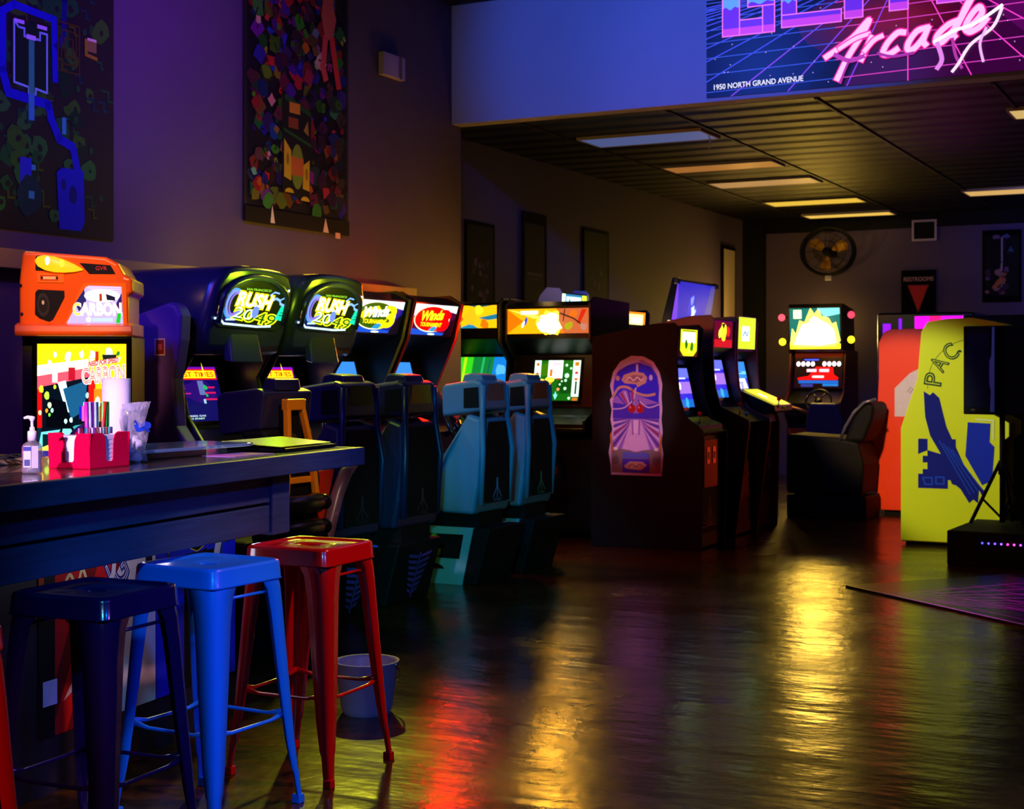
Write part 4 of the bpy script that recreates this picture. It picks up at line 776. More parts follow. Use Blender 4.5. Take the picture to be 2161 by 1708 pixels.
t = upright('deluxe cabinet with a wide tilted blue picture marquee in silver corners', (-4.92, 13.72, 0), 0, 1.16, [(-1.0,0),(.0,0),(.0,.8),(.1,.9),(-.1,1.0),(-.25,1.1),(-.3,1.6),(-.12,1.72),(-.1,1.78),(-.02,2.22),(-.07,2.23),(-.2,1.74),(-1.0,1.66)], [(-1.02,0),(.02,0),(.02,.8),(.12,.92),(-.1,1.04),(-.2,1.6),(-.14,1.7),(-.12,1.70),(-1.02,1.66)], BLACK, ((-.1,1.79),(-.025,2.2)), art_bluepic, ((-.255,1.15),(-.295,1.55)), art_violet, mqw=1.08, scw=.7, joy=False, panel=[(-.02,.85),(.12,.92),(-.1,1.03),(-.2,1.0)])
for y in (-.55,.55):
    for z in (1.8,2.2): m = MB(); m.box((-.115+.17*(z-1.79),y-.04,z-.03),(-.075+.17*(z-1.79),y+.04,z+.03),CHROME); m.done('corner_cap', t, bevel=.006)
# ---- racing cabinet at the far wall under the fan
t = upright('far racing cabinet with blinding white-green marquee under the wall fan', (-4.83, 17.60, 0), -PI/2, .70, [(-.7,0),(-.02,0),(-.02,.7),(.12,.8),(.12,.95),(-.06,1.06),(-.12,1.1),(-.2,1.56),(-.1,1.58),(-.02,1.6),(.03,2.12),(-.05,2.16),(-.6,2.1)], [(-.72,0),(.0,0),(.0,.7),(.14,.82),(.14,.97),(-.03,1.08),(-.12,1.56),(-.04,1.59),(-.72,1.59)], DKR, ((-.016,1.612),(.028,2.105)), art_flame, ((-.118,1.13),(-.195,1.555)), art_score, mqw=.62, scw=.60, joy=False)
wheel(t, .22, .1, .98, .15)
for y, z, c, s in ((-.43,2.0,(255,90,110),1.5),(.43,2.02,(255,70,100),1.5),(-.42,1.70,(250,225,30),3),(.43,1.72,(250,225,30),3)):
    m = MB(); m.tube([(-.08,y*.75,z),(-.06,y,z)],.012,GLOSSB,8); k_ = m.done('lamp_arm', t); m = MB(); m.ball((-.05,y,z),.045,E(c,s),12); m.done('lamp_bulb', k_)
A = Art((-.0,-.2,.30),(0,1,0)); A.board(.3,.34,.01,D(190,70,30),0,.17); A.ring(0,.2,.06,.07,.02,D(60,20,16)); A.rect(-.12,.02,.12,.06,D(120,40,20)); A.done('front_badge', t)
m = MB(); m.box((.0,.03,.72),(.13,.28,.95),YGR); m.done('console_box', t, bevel=.01)
m = MB(); m.tube([(.15,-.5,1.0),(.2,-.3,.92),(.26,.05,.82)],.022,P('bronze_bar',(150,100,60),.3,.6,var=.1),10); m.done('handlebar', t)
s = thing('racing_seat', 'pale bucket seat in front of the far racing cabinet', 'seat', (-4.38, 16.7, 0), 0)
m = MB(); m.box((-.22,-.25,0),(.22,.3,.3),MATTE); m.done('seat_base', s, bevel=.02)
m = MB(); m.rings([[(-.2,-.2,.3),(.2,-.2,.3),(.2,.3,.3),(-.2,.3,.3)],[(-.22,-.26,.42),(.22,-.26,.42),(.22,.3,.46),(-.22,.3,.46)]],P('lilac_vinyl',(80,66,92),.4,var=.05)); m.done('cushion', s, bevel=.03)
m = MB(); m.rings([[(-.21,-.26,.42),(.21,-.26,.42),(.21,-.16,.42),(-.21,-.16,.42)],[(-.22,-.36,.75),(.22,-.36,.75),(.22,-.28,.75),(-.22,-.28,.75)],[(-.16,-.42,.98),(.16,-.42,.98),(.16,-.34,.98),(-.16,-.34,.98)]],P('lilac_vinyl',(80,66,92))); m.done('backrest', s, bevel=.03)
m = MB(); m.prism_x([(-.3,.3),(.3,.3),(.3,.5),(-.1,.62),(-.3,.62)],-.27,-.22,P('orange_trim',(230,90,40),.4,var=.05)); m.done('side_bolster', s, bevel=.01)
# ---- black cockpit seat, red and yellow cabinets on the right
s = thing('cockpit_seat', 'black cockpit seat with curved back left of the red cabinet', 'seat', (-3.5, 13.38, 0), 0)
m = MB(); m.box((-.37,-.25,0),(.36,.3,.21),MATTE); m.done('plinth', s, bevel=.015)
m = MB(); m.prism([(-.36,.225),(.33,.225),(.35,.5),(.3,.70),(.1,.74),(-.36,.765)],-.3,.3,MATTE); m.done('seat_box', s, bevel=.03)
m = MB(); m.prism([(.16,.70),(.34,.70),(.42,.9),(.44,1.03),(.38,1.07),(.29,1.03),(.24,.9)],-.28,.28,MATTE); m.done('backrest', s, bevel=.04, seg=3)
m = MB(); m.tube([(.14,-.30,.72),(.19,-.31,.84),(.26,-.31,.96),(.36,-.31,1.06),(.46,-.31,1.09)],.014,P('grey_tube',(110,105,125),.3,.5,var=.05),8); m.done('side_rail', s)
RDC = P('scarlet_laminate', (255, 62, 4), .5, var=.04)
prof = [(-.80,.05),(.0,.05),(.02,.5),(.066,.53),(.12,.69),(.132,.91),(.03,.955),(.0,.98),(-.013,1.27),(-.013,1.60),(-.06,1.70),(-.12,1.727),(-.80,1.735)]
t = thing('arcade_cabinet', 'scarlet cabinet side-on with a white patch, behind the yellow cabinet', 'arcade cabinet', (-3.178, 14.02, 0), PI)
m = MB(); m.prism([(x-.03,z) for x,z in prof], -.27, .27, BLACK); m.done('cabinet_body', t)
for sgn in (-1, 1):
    m = MB(); m.prism(prof, sgn*.28-.012, sgn*.28+.012, RDC); m.done('side_panel', t, bevel=.004)
m = MB(); m.box((-.76,-.26,0),(-.06,.26,.05),MATTE); m.done('plinth', t)
A = side_art(-.16, .9, .2928, True); A.poly([(0,.02),(0,.28),(.14,.42),(.28,.49),(.45,.49),(.45,.02)], D(225,222,232)); [A.line([(.12+.02*q,.25-.014*q),(.15+.02*q,.29-.014*q)],.008,D(150,150,165)) for q in range(4)]; A.done('side_art', t)
A, h = seg_art((-.012,1.45),(-.012,1.6)); A.rect(-.22,0,.22,h,E((255,120,20),1)); A.done('marquee', t); buttons(t, .06, .94, .5, ((30,60,200),(220,200,30)))
YLC = P('lemon_laminate', (222, 236, 10), .5, var=.03)
prof = [(-.80,.035),(-.80,.9),(-.675,1.28),(-.645,1.64),(-.60,1.715),(-.45,1.738),(-.27,1.742),(-.1,1.71),(.02,1.668),(.02,1.62),(-.12,1.56),(-.2,1.3),(-.18,1.05),(.0,.95),(.0,.85),(-.06,.8),(-.06,.035)]
t = thing('arcade_cabinet', 'lemon yellow cabinet with PAC-MAN lettering and blue blocks, behind the loudspeaker', 'arcade cabinet', (-1.67, 11.76, 0), 0)
m = MB(); m.prism([(x if x < -.5 else x-.04, z-.01) for x,z in prof], -.28, .28, P('amber_laminate',(190,150,20),.5,var=.05)); m.done('cabinet_body', t)
for sgn in (-1, 1):
    m = MB(); m.prism(prof, sgn*.295-.015, sgn*.295+.015, YLC); m.done('side_panel', t, bevel=.004)
m = MB(); m.box((-.77,-.27,0),(-.1,.27,.035),MATTE); m.done('plinth', t)
def px(u, v): return ((u-2045)*.00351, (784-v)*.00363)   # drawing units of the side art, measured on the panel
A = side_art(-.30, 1.337, -.3108); BLD, BLM = D(10,24,140), D(24,70,215)
arc = [px(2055+95*math.cos(math.radians(a)), 812-95*math.sin(math.radians(a))*1.0) for a in range(185, 20, -8)]; A.line(arc, .006, D(150,160,40))
def arc_text(ch, ang, r=66, hgt=34, wid=24):
    a = math.radians(ang); u, v = px(2055+r*math.cos(a), 812-r*math.sin(a)); ro = a-PI/2
    ww, hh_ = wid*.0036, hgt*.0036; c_, s_ = math.cos(ro), math.sin(ro); u -= ww/2*c_; v -= ww/2*s_
    A.text(ch, u, v, ww, hh_, D(20,70,50), rot=ro, off=.03); A.text(ch, u, v, ww, hh_, YLC, rot=ro, off=-.03)
for ch, an in (('P',172),('A',148),('C',124),('M',88),('A',62),('N',36)): arc_text(ch, an)
A.oval(*px(2028,742),.014,.009,D(20,70,50))
A.poly([px(*p) for p in ((1940,926),(1998,926),(1998,960),(1960,950),(1960,962),(1950,962),(1950,976),(1960,976),(1960,990),(1950,990),(1950,1000),(1940,1000),(1940,1030),(2003,1030),(2003,1012),(2020,1010),(2020,926))], BLD)
A.poly([px(*p) for p in ((1940,926),(1960,926),(1960,950),(1940,958))], BLD)
for q in (((1950,1008),(1970,1008),(1970,1022),(1955,1022)),((1978,1006),(1995,1006),(1995,1020),(1978,1020)),((2052,896),(2070,896),(2070,912),(2052,912))): A.line([px(*p) for p in q], .012, BLM, closed=True)
A.poly([px(*p) for p in ((2045,890),(2092,892),(2090,930),(2100,940),(2095,1010),(2075,1020),(2040,960))], D(16,44,190))
A.poly([px(*p) for p in ((1952,826),(1965,834),(1972,828),(1985,840),(2000,900),(2040,985),(2082,1035),(2075,1042),(2068,1030),(2066,1058),(2056,1050),(2048,1058),(2030,1030),(2020,1022),(2012,1020),(1990,960),(1966,920),(1955,880))], BLD)
for i in range(4): A.line([px(1985+i*9, 930+i*6), px(2050+i*8, 1040-i*4)], .008, BLM)
A.line([px(2062,884),px(2098,886),px(2098,925)], .012, D(235,245,180)); A.done('side_art', t)['label'] = 'blue and green side art lettered PAC-MAN'
# ---- glowing magenta machine and dark cabinet behind
t = thing('prize_machine', 'dark prize machine with glowing magenta and violet strips behind the scarlet cabinet', 'prize machine', (-3.0, 15.4, 0), 0)
m = MB(); m.box((-.48,-.38,0),(.48,.38,1.93),GLOSSB); m.done('cabinet_body', t, bevel=.02)
A = Art((0,-.384,0),(1,0,0)); A.rect(-.42,1.3,-.34,1.82,E((140,20,255),1.6)); A.rect(-.26,1.3,-.23,1.87,E((130,20,250),1.5)); A.rect(-.1,1.5,.04,1.89,E((250,10,240),2)); A.rect(.04,1.5,.16,1.89,E((255,20,110),1.8)); A.rect(.16,1.5,.4,1.89,E((240,10,250),2)); A.done('light_strip', t)
t = thing('prize_machine', 'tall black glass-fronted cabinet with a cyan light bar behind the yellow one', 'prize machine', (-1.35, 12.85, 0), 0)
m = MB(); m.box((-.85,-.3,0),(.8,.4,1.80),GLOSSB); m.done('cabinet_body', t, bevel=.01)
m = MB(); m.box((.0,-.315,1.70),(.6,-.301,1.725),E((40,170,255),2.2)); m.done('light_bar', t)
m = MB(); m.box((-.1,-.32,1.78),(.3,-.29,1.80),CHROME); m.done('top_trim', t)
m = MB(); m.box((.32,-.33,.2),(.36,-.301,1.5),CHROME); m.done('door_edge', t)

# ------------------------------------------------------------------ cockpit seats of the racers (local +x is the back of the seat)
def shell_seat(label, loc, body, head, base, deco, rz=0):
    t = thing('racing_seat', label, 'seat', loc, rz, 'cockpit seats facing the racing cabinets')
    hwid = .24
    prof = [(.10,.44),(.13,.60),(.14,.80),(.12,1.04),(.02,1.07),(-.02,.99),(-.09,.86),(-.18,.74),(-.235,.63),(-.24,.565),(-.36,.555),(-.50,.58),(-.53,.55),(-.51,.49),(-.2,.45)]
    wid = lambda x, z: hwid*(1.0 if z < .8 else 1.0-.28*(z-.8)/.27)
    m = MB(); rs = []
    for f, k in ((-1,.985),(-.86,1),(.86,1),(1,.985)):
        rs.append([(.0+(x)*k, f*wid(x,z), .75+(z-.75)*k) for x, z in prof])
    m.rings(rs, body); m.done('seat_shell', t, bevel=.025, seg=3)
    m = MB(); hp = [(-.16,1.07),(-.15,1.05),(.14,1.09),(.13,1.27),(.08,1.285),(-.14,1.255),(-.165,1.235)]
    m.prism(hp, -.175, .175, body); m.done('headrest', t, bevel=.02, seg=3)
    m = MB(); m.prism([(-.06,1.26),(.10,1.275),(.085,1.315),(.0,1.325),(-.04,1.315)], -.10, .10, body); m.done('headrest_cap', t, bevel=.008)
    A = side_art(0, 1.09, -.1785); A.poly([(.0,.015),(.11,.02),(.105,.15),(.0,.14)], MATTE); A.done('head_recess', t)
    # back panel of the seat, facing the aisle
    A = Art((.146,0,.56),(0,1,0),(0,0,1)); A.poly([(-.17,-.05),(.17,-.05),(.17,.28),(.12,.46),(-.12,.46),(-.17,.28)], MATTE)
    c = D(*deco)
    for q in (-.022, 0, .022): A.line([(q*.25,.1),(q*.35,.04),(q*2.6,-.02)] if q else [(0,.1),(0,-.02)], .009, c)
    A.text('ATARI', -.05, -.045, .1, .018, c); A.done('back_panel', t)
    A = Art((.1365,0,1.1),(0,1,0),(0,0,1)); A.poly([(-.12,.02),(.12,.02),(.10,.16),(-.10,.16)], head); A.done('head_panel', t)
    m = MB(); m.box((-.16,-.16,.30),(.10,.16,.46),MATTE); m.done('seat_post', t)
    for s in (-1, 1):
        m = MB(); m.tube([(.13,s*.19,.5),(.15,s*.2,.85),(.13,s*.17,1.05),(.13,s*.16,1.25)], .018, body, 8); m.done('back_rail', t)
    # pedestal with slanted sides
    pz = [(-.45,.0),(.04,.0),(.14,.36),(-.36,.36)]
    b = MB()
    if base is None:
        b.prism(pz, -.24, .24, MATTE); pd = b.done('pedestal', t, bevel=.012)
        A = side_art(-.2, .0, -.2425); Yl, Bl = E((190,200,20),.35), E((40,80,255),.7)
        for q in (((-.1,.2),(.0,.2),(.0,.17),(-.12,.17)),((-.1,.16),(-.01,.16),(-.01,.14),(-.1,.14)),((.0,.2),(.03,.215),(.03,.08),(.0,.05))): A.line([(u,v) for u,v in q], .006, D(190,200,30), closed=True)
        A.curve([(.19,.34),(.12,.345),(.08,.32),(.07,.27),(.11,.24),(.15,.26),(.165,.22),(.15,.16),(.10,.11)], .014, D(50,90,255)); A.done('lightning_art', pd)
        A = Art((.06,0,.03),(0,1,0),(.28,0,1))
        for i in range(7):
            v = .02+.036*i; ww = .05+.012*i
            for s in (-1,1): A.poly([(s*.012,v),(s*ww,v+.016),(s*(ww+.01),v+.036),(s*.014,v+.02)], D(110,60,150))
        A.line([(0,.0),(0,.27)],.012,D(120,70,170)); A.done('rib_art', pd)
    else:
        fr = [(-.40,.0),(.02,.0),(.10,.36),(-.33,.36)]; hole = [(-.30,.16),(.0,.16),(.03,.315),(-.26,.315)]
        for s in (-1, 1):
            b2 = MB()
            for i in range(4):
                j2 = (i+1) % 4; q = [fr[i], fr[j2], hole[j2], hole[i]]
                b2.rings([[(x, s*.235, z) for x, z in q], [(x, s*.215, z) for x, z in q]], base)
            p_ = b2.done('pedestal_frame', t)
        b.box((-.30,-.2,.0),(.0,.2,.36),MATTE); pd = b.done('pedestal_core', t)
        A = side_art(-.16,.0,-.2365); A.oval(-.05,.095,.1,.035,MATTE,24,0,0,PI); A.rect(-.13,.092,.05,.097,D(150,60,40)); A.done('name_badge', pd)
        m = MB(); m.lathe([(.04,0),(.05,.02),(.05,.05),(.03,.06),(.045,.08),(.04,.12),(.02,.14),(.012,.17)],(-.2,-.205,.162),P('brass_yellow',(210,190,60),.3,.3,var=.05),16); m.done('adjuster', pd)
        m = MB(); m.prism([(.02,.0),(.12,.0),(.22,.36),(.10,.36)],-.235,.235,MATTE); m.done('rear_panel', t, bevel=.01)
    return t
SBODY = P('dark_seat_shell', (36, 36, 70), .35, var=.1); GBODY = P('grey_blue_seat_shell', (96, 136, 160), .42, var=.06); TEAL = P('teal_grey_plastic', (110, 175, 175), .45, var=.05)
shell_seat('dark shell seat right of the orange framed seat, ribbed art on its pedestal', (-4.46, 6.69, 0), SBODY, GLOSSB, None, (60,40,50), 0)
shell_seat('dark shell seat with yellow glow on its headrest, lightning art on its pedestal', (-4.46, 7.33, 0), SBODY, P('amber_glow_panel',(235,150,20),.35,var=.05), None, (110,60,50), 0)  # headrest glow is put into the colour of the amber panel
shell_seat('blue-grey shell seat nearer the bar of the two, teal open pedestal', (-4.47, 8.28, 0), GBODY, P('pink_panel',(170,90,80),.5,var=.2), TEAL, (120,140,170), 0)
shell_seat('blue-grey shell seat at the far end of the seat row, teal open pedestal', (-4.47, 8.92, 0), GBODY, GLOSSB, TEAL, (90,150,90), 0)
# orange framed seat of the orange cabinet, beside the bar end
t = thing('racing_seat', 'black seat with an orange back frame and red side panel behind the bar end', 'seat', (-4.22, 5.82, 0), 0, 'cockpit seats facing the racing cabinets')
OFR = P('orange_frame_enamel', (240, 140, 16), .25, var=.05, coat=.3)
m = MB(); m.prism([(-.22,1.05),(-.2,1.03),(.03,1.06),(.05,1.24),(.0,1.255),(-.2,1.235),(-.235,1.21)],-.20,.20,SBODY); m.done('headrest', t, bevel=.02, seg=3)
m = MB(); m.prism([(-.05,1.24),(.05,1.245),(.04,1.30),(-.02,1.305)],-.10,.10,SBODY); m.done('headrest_cap', t, bevel=.008)
m = MB(); m.prism([(-.03,.52),(.08,.52),(.10,.8),(.05,1.06),(-.09,1.06),(-.05,.9)],-.2,.2,MATTE); m.done('backrest', t, bevel=.02)
m = MB(); m.prism([(-.5,.42),(-.05,.42),(-.03,.53),(-.48,.55)],-.23,.23,MATTE); m.done('cushion', t, bevel=.02)
for s in (-1, 1): m = MB(); m.rings([[(x,s*.11*k-.02,z),(x+.03,s*.11*k-.02,z),(x+.03,s*(.11*k-.028)-.02,z),(x,s*(.11*k-.028)-.02,z)] for x,k,z in ((.12,1.35,.66),(.11,1.0,.95),(.075,.62,1.19))], OFR); m.done('frame_rail', t, bevel=.004)
m = MB(); m.box((.07,-.095,1.15),(.11,.055,1.205),OFR); m.done('frame_head', t, bevel=.006)
m = MB(); m.box((.085,-.19,.80),(.12,.13,.83),OFR); m.done('frame_crossbar', t, bevel=.004)
A = Art((.115,-.02,.86),(0,1,0),(-.14,0,1)); A.poly([(-.085,0),(.085,0),(.05,.29),(-.05,.29)],MATTE); A.blob(0,.16,.03,D(60,44,24)); A.blob(.0,.05,.035,D(70,50,20)); A.done('mesh_panel', t)
m = MB(); m.box((-.4,-.2,0),(.12,.2,.18),MATTE); m.done('pedestal', t, bevel=.02)
RP = P('red_side_panel', (200, 40, 16), .4, var=.06)
m = MB(); m.rings([[(.02,.20,.30),(.02,.40,.84),(.02,.20,.84)],[(.04,.20,.30),(.04,.40,.84),(.04,.20,.84)]],RP); m.done('side_panel', t)
m = MB(); m.tube([(.10,.14,.22),(.10,.22,.46),(.10,.34,.72),(.10,.41,.82),(.08,.50,.86)],.034,P('mauve_tube',(120,80,110),.3,var=.05),10); m.done('curved_tube', t)
for z in (.70,.58):
    m = MB(); m.lathe([(.001,-.2),(.045,-.2),(.05,-.18),(.05,.1),(.045,.11),(.02,.12),(.02,.135),(.036,.145),(.04,.17),(.03,.19),(.001,.195)],(.14,.0,z),GLOSSB,18,'y'); m.done('shock_absorber', t)
m = MB(); m.prism([(-.1,.2),(.18,.2),(.2,.45),(-.1,.48)],-.24,.1,GLOSSB); m.done('coin_box', t, bevel=.02)

# ------------------------------------------------------------------ ceiling lamps
LC = {1:((120,140,215),.34),2:((235,150,70),.40),3:((240,180,110),.46),4:((255,205,70),.85),5:((255,205,90),.9)}
def troffer(label, x0, x1, y0, y1, col, s):
    t = thing('ceiling_light', label, 'ceiling light', ((x0+x1)/2, (y0+y1)/2, 3.27), 0, 'recessed ceiling lights')
    a, b = (x1-x0)/2, (y1-y0)/2; FRM = P('white_light_frame', (190,180,165), .5, var=.03)
    m = MB()
    m.box((-a-.02,-b-.02,.004),(a+.02,-b,.028),FRM); m.box((-a-.02,b,.004),(a+.02,b+.02,.028),FRM); m.box((-a-.02,-b,.004),(-a,b,.028),FRM); m.box((a,-b,.004),(a+.02,b,.028),FRM); m.done('frame', t)
    m = MB(); m.box((-a,-b,.008),(a,b,.02),E(col,s)); m.done('diffuser', t); return t
for i,(y0,y1,lab) in enumerate(((11.24,11.68,'nearest ceiling light left of the grid line, cool bluish glow'),(13.16,13.55,'second ceiling light from the header wall, warm orange glow'),(14.46,14.90,'third ceiling light of the left column, pale peach glow'),(16.38,16.82,'fourth ceiling light of the left column, bright yellow glow'),(18.0,18.34,'last ceiling light of the left column, against the far wall'))):
    t = troffer(lab, -5.09, -4.03, y0, y1, *LC[i+1])
    if i == 0:
        m = MB(); m.tube([(.53,.0,.004),(.54,.02,-.05),(.53,.02,-.10)],.006,WHITEP,6); m.done('hanging_clip', t)
troffer('ceiling light at the right edge, close to the header wall', -1.67, -.61, 11.43, 11.82, (240,200,120), .75)
troffer('ceiling light at the right edge, deeper into the room', -2.86, -1.80, 16.36, 16.80, (240,190,110), .8)

# ------------------------------------------------------------------ wall things
def flat(name, label, cat, o, U, w, h, t, mat, fn, group=None):
    A = Art(o, U, step=.000012); A.board(w, h, t, mat); fn(A, w, h); return tag(A.done(name), label, cat, group)
WU = (0,1,0)     # the left wall looks towards +x
def map_art(A, w, h):
    G1, G2, B1, B2, T1 = D(24,96,40), D(44,120,44), D(24,28,190), D(14,16,110), D(60,170,190)
    R = random.Random(3)
    for i in range(150):
        u, v = R.uniform(-w/2+.09,w/2-.09), R.uniform(-h/2+.09,h/2-.5); k = R.random()
        if k < .5: (A.blob(u,v,R.uniform(.04,.09),(G1,G2,D(16,60,30),D(50,110,30))[i%4],9,.4), A.blob(u+.01,v,R.uniform(.012,.03),BAN,7,.4))
        elif k < .8:
            d = R.uniform(.03,.08); A.line([(u,v),(u+d,v),(u+d,v-d),(u+d*1.6,v-d)],.012,(G1,D(20,70,60),D(70,100,20))[i%3])
        else: A.oval(u,v,.015,.02,D(30,90,40),10)
    A.line([(-.28,.05),(-.28,-.25),(-.24,-.36),(.04,-.38),(.06,-.45),(.12,-.55),(.22,-.58),(.26,-.72),(.28,-.8)],.05,B1); A.line([(-.28,.05),(-.2,.1),(.08,.08),(.09,-.24)],.04,B1); A.line([(.33,.62),(.32,.35),(.2,.33),(.16,.2),(.15,.0),(.1,-.06)],.035,B2)
    A.poly([(.1,-.73),(.14,-.7),(.3,-.7),(.31,-.98),(.28,-1.03),(.12,-1.03)],B1); A.oval(.22,-.84,.03,.05,B2); A.oval(.15,-.79,.018,.03,B2)
    A.rect(-.16,-.82,-.08,-.68,D(40,50,200)); A.blob(-.1,-.88,.13,D(20,60,60),11,.4); A.rect(-.1,-.89,-.06,-.85,T1)
    v0_ = A.o.copy(); A.o = A.o-A.V*.15
    A.rect(-.22,-.16,.06,.18,D(16,50,30)); A.line([(-.2,.17),(-.2,-.15),(-.1,-.16),(-.1,-.19),(-.05,-.19),(-.05,-.16),(.03,-.17),(.03,.14),(-.02,.14),(-.02,.1),(-.13,.1),(-.13,.14),(-.17,.14)],.012,D(150,225,235),True)
    A.rect(-.2,.16,-.13,.18,D(220,220,250)); A.rect(-.04,.16,.03,.18,D(220,220,250)); A.rect(-.1,-.2,-.06,.1,D(60,190,130)); A.rect(-.1,-.33,-.06,-.19,T1); A.rect(-.115,.09,-.05,.115,D(225,225,250));
    A.o = v0_
    A.rect(.14,-.52,.17,-.43,T1); A.rect(-.08,-.74,-.05,-.71,T1)
    A.poly([(.33,.42),(.36,.36),(.42,.34),(.5,.36),(.53,.42),(.53,.38),(.5,.33),(.42,.31),(.35,.33)],D(225,180,215)); A.line([(.32,.02),(.32,-.06),(.4,-.07)],.02,D(150,140,30)); A.rect(.33,-.04,.4,.02,D(130,130,60)); A.rect(.33,.02,.4,.035,D(220,220,190))
    for q in (.05,.09,.13): A.line([(.19-q*.6,-.05-q),(.19+q*.6,-.05-q),(.19+q*.6,-.05+q),(.19-q*.6,-.05+q)],.008,D(80,70,20),True)
def crowd_art(A, w, h):
    R = random.Random(11); A.rect(-w/2+.03,-h/2+.08,w/2-.03,h/2-.02,D(18,14,22))
    cols = ((190,40,60),(210,80,70),(60,60,200),(180,170,30),(120,150,30),(150,40,150),(40,90,190),(200,120,40),(90,50,120),(230,200,180),(160,30,30),(40,120,60),(50,40,90),(30,24,40))
    for i in range(560):
        u, v = R.uniform(-w/2+.08,w/2-.08), R.uniform(-h/2+.16,h/2-.08); c = cols[R.randrange(len(cols))]
        if v > h*.28: c = ((40,40,160),(30,30,90),(90,50,150),(20,18,40))[i%4]
        c = tuple(int(q*R.choice((.25,.45,.7,.9))) for q in c); rr_ = R.uniform(.015,.055); a = R.uniform(0,PI)
        A.poly([(u+rr_*math.cos(a+t_)*(1 if k%2 else 1.5), v+rr_*1.3*math.sin(a+t_)*R.uniform(.6,1.2)) for k,t_ in enumerate([2*PI*j/8 for j in range(8)])], D(*c))
        if i % 3 == 0: A.line([(u,v),(u+R.uniform(-.05,.05),v+R.uniform(-.09,.09))],.012,D(20,16,24))
    A.poly([(.28,.5),(.38,.5),(.43,.35),(.38,.2),(.30,.2),(.25,.35)],D(205,100,90)); A.line([(.30,.2),(.27,0),(.30,-.07)],.06,D(215,80,80)); A.line([(.38,.2),(.43,.0),(.46,-.1)],.06,D(225,60,60)); A.oval(.34,.55,.05,.06,D(180,90,80))
    for s,v in ((-1,0),(1,0)): A.line([(-.1+.06*s,.58),(-.1+.04*s,.48)],.015,D(120,50,220))
    A.oval(-.3,.44,.05,.035,D(60,140,220))
    GR, YE = D(30,90,30), D(210,180,30)      # a drawn upright machine, green and yellow
    A.poly([(-.2,-.25),(.13,-.34),(.13,-.4),(.11,-.95),(-.2,-.9)],D(20,24,18)); A.poly([(-.17,-.25),(.12,-.335),(.13,-.37),(-.17,-.29)],GR); A.rect(-.12,-.37,-.0,-.3,D(210,150,30)); A.rect(-.13,-.47,-.02,-.4,D(140,70,30)); A.poly([(.04,-.47),(.09,-.4),(.1,-.5)],D(160,140,40)); A.line([(-.18,-.49),(.12,-.56)],.02,GR)
    A.poly([(-.18,-.55),(-.1,-.62),(-.1,-.82),(-.18,-.8)],YE); A.poly([(.11,-.66),(.04,-.7),(.03,-.86),(.11,-.87)],YE); A.oval(-.03,-.72,.07,.15,D(120,150,40)); A.rect(-.1,-.78,.04,-.66,D(200,110,40)); A.oval(-.14,-.68,.016,.04,D(150,120,30)); A.oval(.075,-.76,.016,.04,D(150,120,30)); A.oval(-.12,-.9,.05,.03,YE,14,0,0,PI); A.oval(.06,-.94,.05,.03,YE,14,0,0,PI)
    A.blob(-.35,-.98,.07,D(60,130,40)); A.blob(.2,-1.0,.07,D(50,120,30)); A.rect(-w/2,-h/2,w/2,-h/2+.1,D(12,12,12))
    A.poly([(-.33,-1.12),(-.31,-1.0),(-.28,-1.12)],D(230,215,190)); A.poly([(.27,-1.13),(.3,-1.03),(.34,-1.13)],D(230,200,190)); A.rect(.42,-1.16,.48,-1.12,D(235,190,160))
BAN = P('dark_banner_cloth', (10, 12, 14), .75, var=.2)
flat('wall_banner', 'large hanging banner of a green and blue maze-like map, upper left corner', 'banner', (-5.725, 5.78, 3.13), WU, 1.08, 2.12, .01, BAN, map_art)
flat('wall_banner', 'tall hanging banner crowded with colourful figures around a green-yellow machine', 'banner', (-5.725, 8.10, 3.42), WU, 1.19, 2.26, .01, BAN, crowd_art)
t = thing('junction_box', 'small pale box high on the wall right of the crowded banner', 'wall box', (-5.74, 9.265, 3.59), 0)
m = MB(); m.box((0,-.15,-.085),(.05,.15,.085),P('pale_lilac_plastic',(170,150,205),.5,var=.05)); m.done('cover', t, bevel=.006)
m = MB(); m.box((.05,.07,-.085),(.058,.09,.085),P('lilac_seam',(110,90,150),.5,var=.05)); m.done('hinge', t)
def dim_art(seed, cs):
    def f(A, w, h):
        R = random.Random(seed); A.rect(-w/2+.03,-h/2+.03,w/2-.03,h/2-.03,D(14,12,16))
        for i in range(26): A.blob(R.gauss(0,w*.16),R.uniform(-h*.42,h*.12),R.uniform(.02,.06),D(*cs[i%len(cs)]),7,.5)
    return f
PF = P('black_poster_frame', (6,6,6), .9, var=.1, spec=.1)
flat('poster', 'dim purple poster on the left wall nearest the header', 'poster', (-5.985, 11.15, 2.17), WU, .53, .90, .012, PF, dim_art(1,((60,36,80),(90,60,110),(40,26,50))), 'posters on the rear left wall')
flat('poster', 'black poster with a faint pale line of text, second on the rear left wall', 'poster', (-5.985, 12.21, 2.30), WU, .51, 1.0, .012, PF, lambda A,w,h: (A.rect(-w*.4,-h*.42,w*.4,h*.4,D(12,11,13)), A.rect(-w*.3,-.08,w*.3,-.05,D(70,50,60)), A.rect(-w*.24,-.12,w*.25,-.1,D(50,36,44))), 'posters on the rear left wall')
flat('poster', 'black poster with grey speckled figures, third on the rear left wall', 'poster', (-5.985, 13.63, 2.25), WU, .63, 1.04, .012, PF, dim_art(5,((50,46,60),(24,22,30),(70,60,70),(16,14,20))), 'posters on the rear left wall')
flat('poster', 'pale framed print on the left wall close to the far corner', 'poster', (-5.975, 17.76, 2.42), WU, .52, .98, .02, PF, lambda A,w,h: A.rect(-w*.38,-h*.46,w*.44,h*.46,D(205,190,170)))
BUU = (1,0,0)
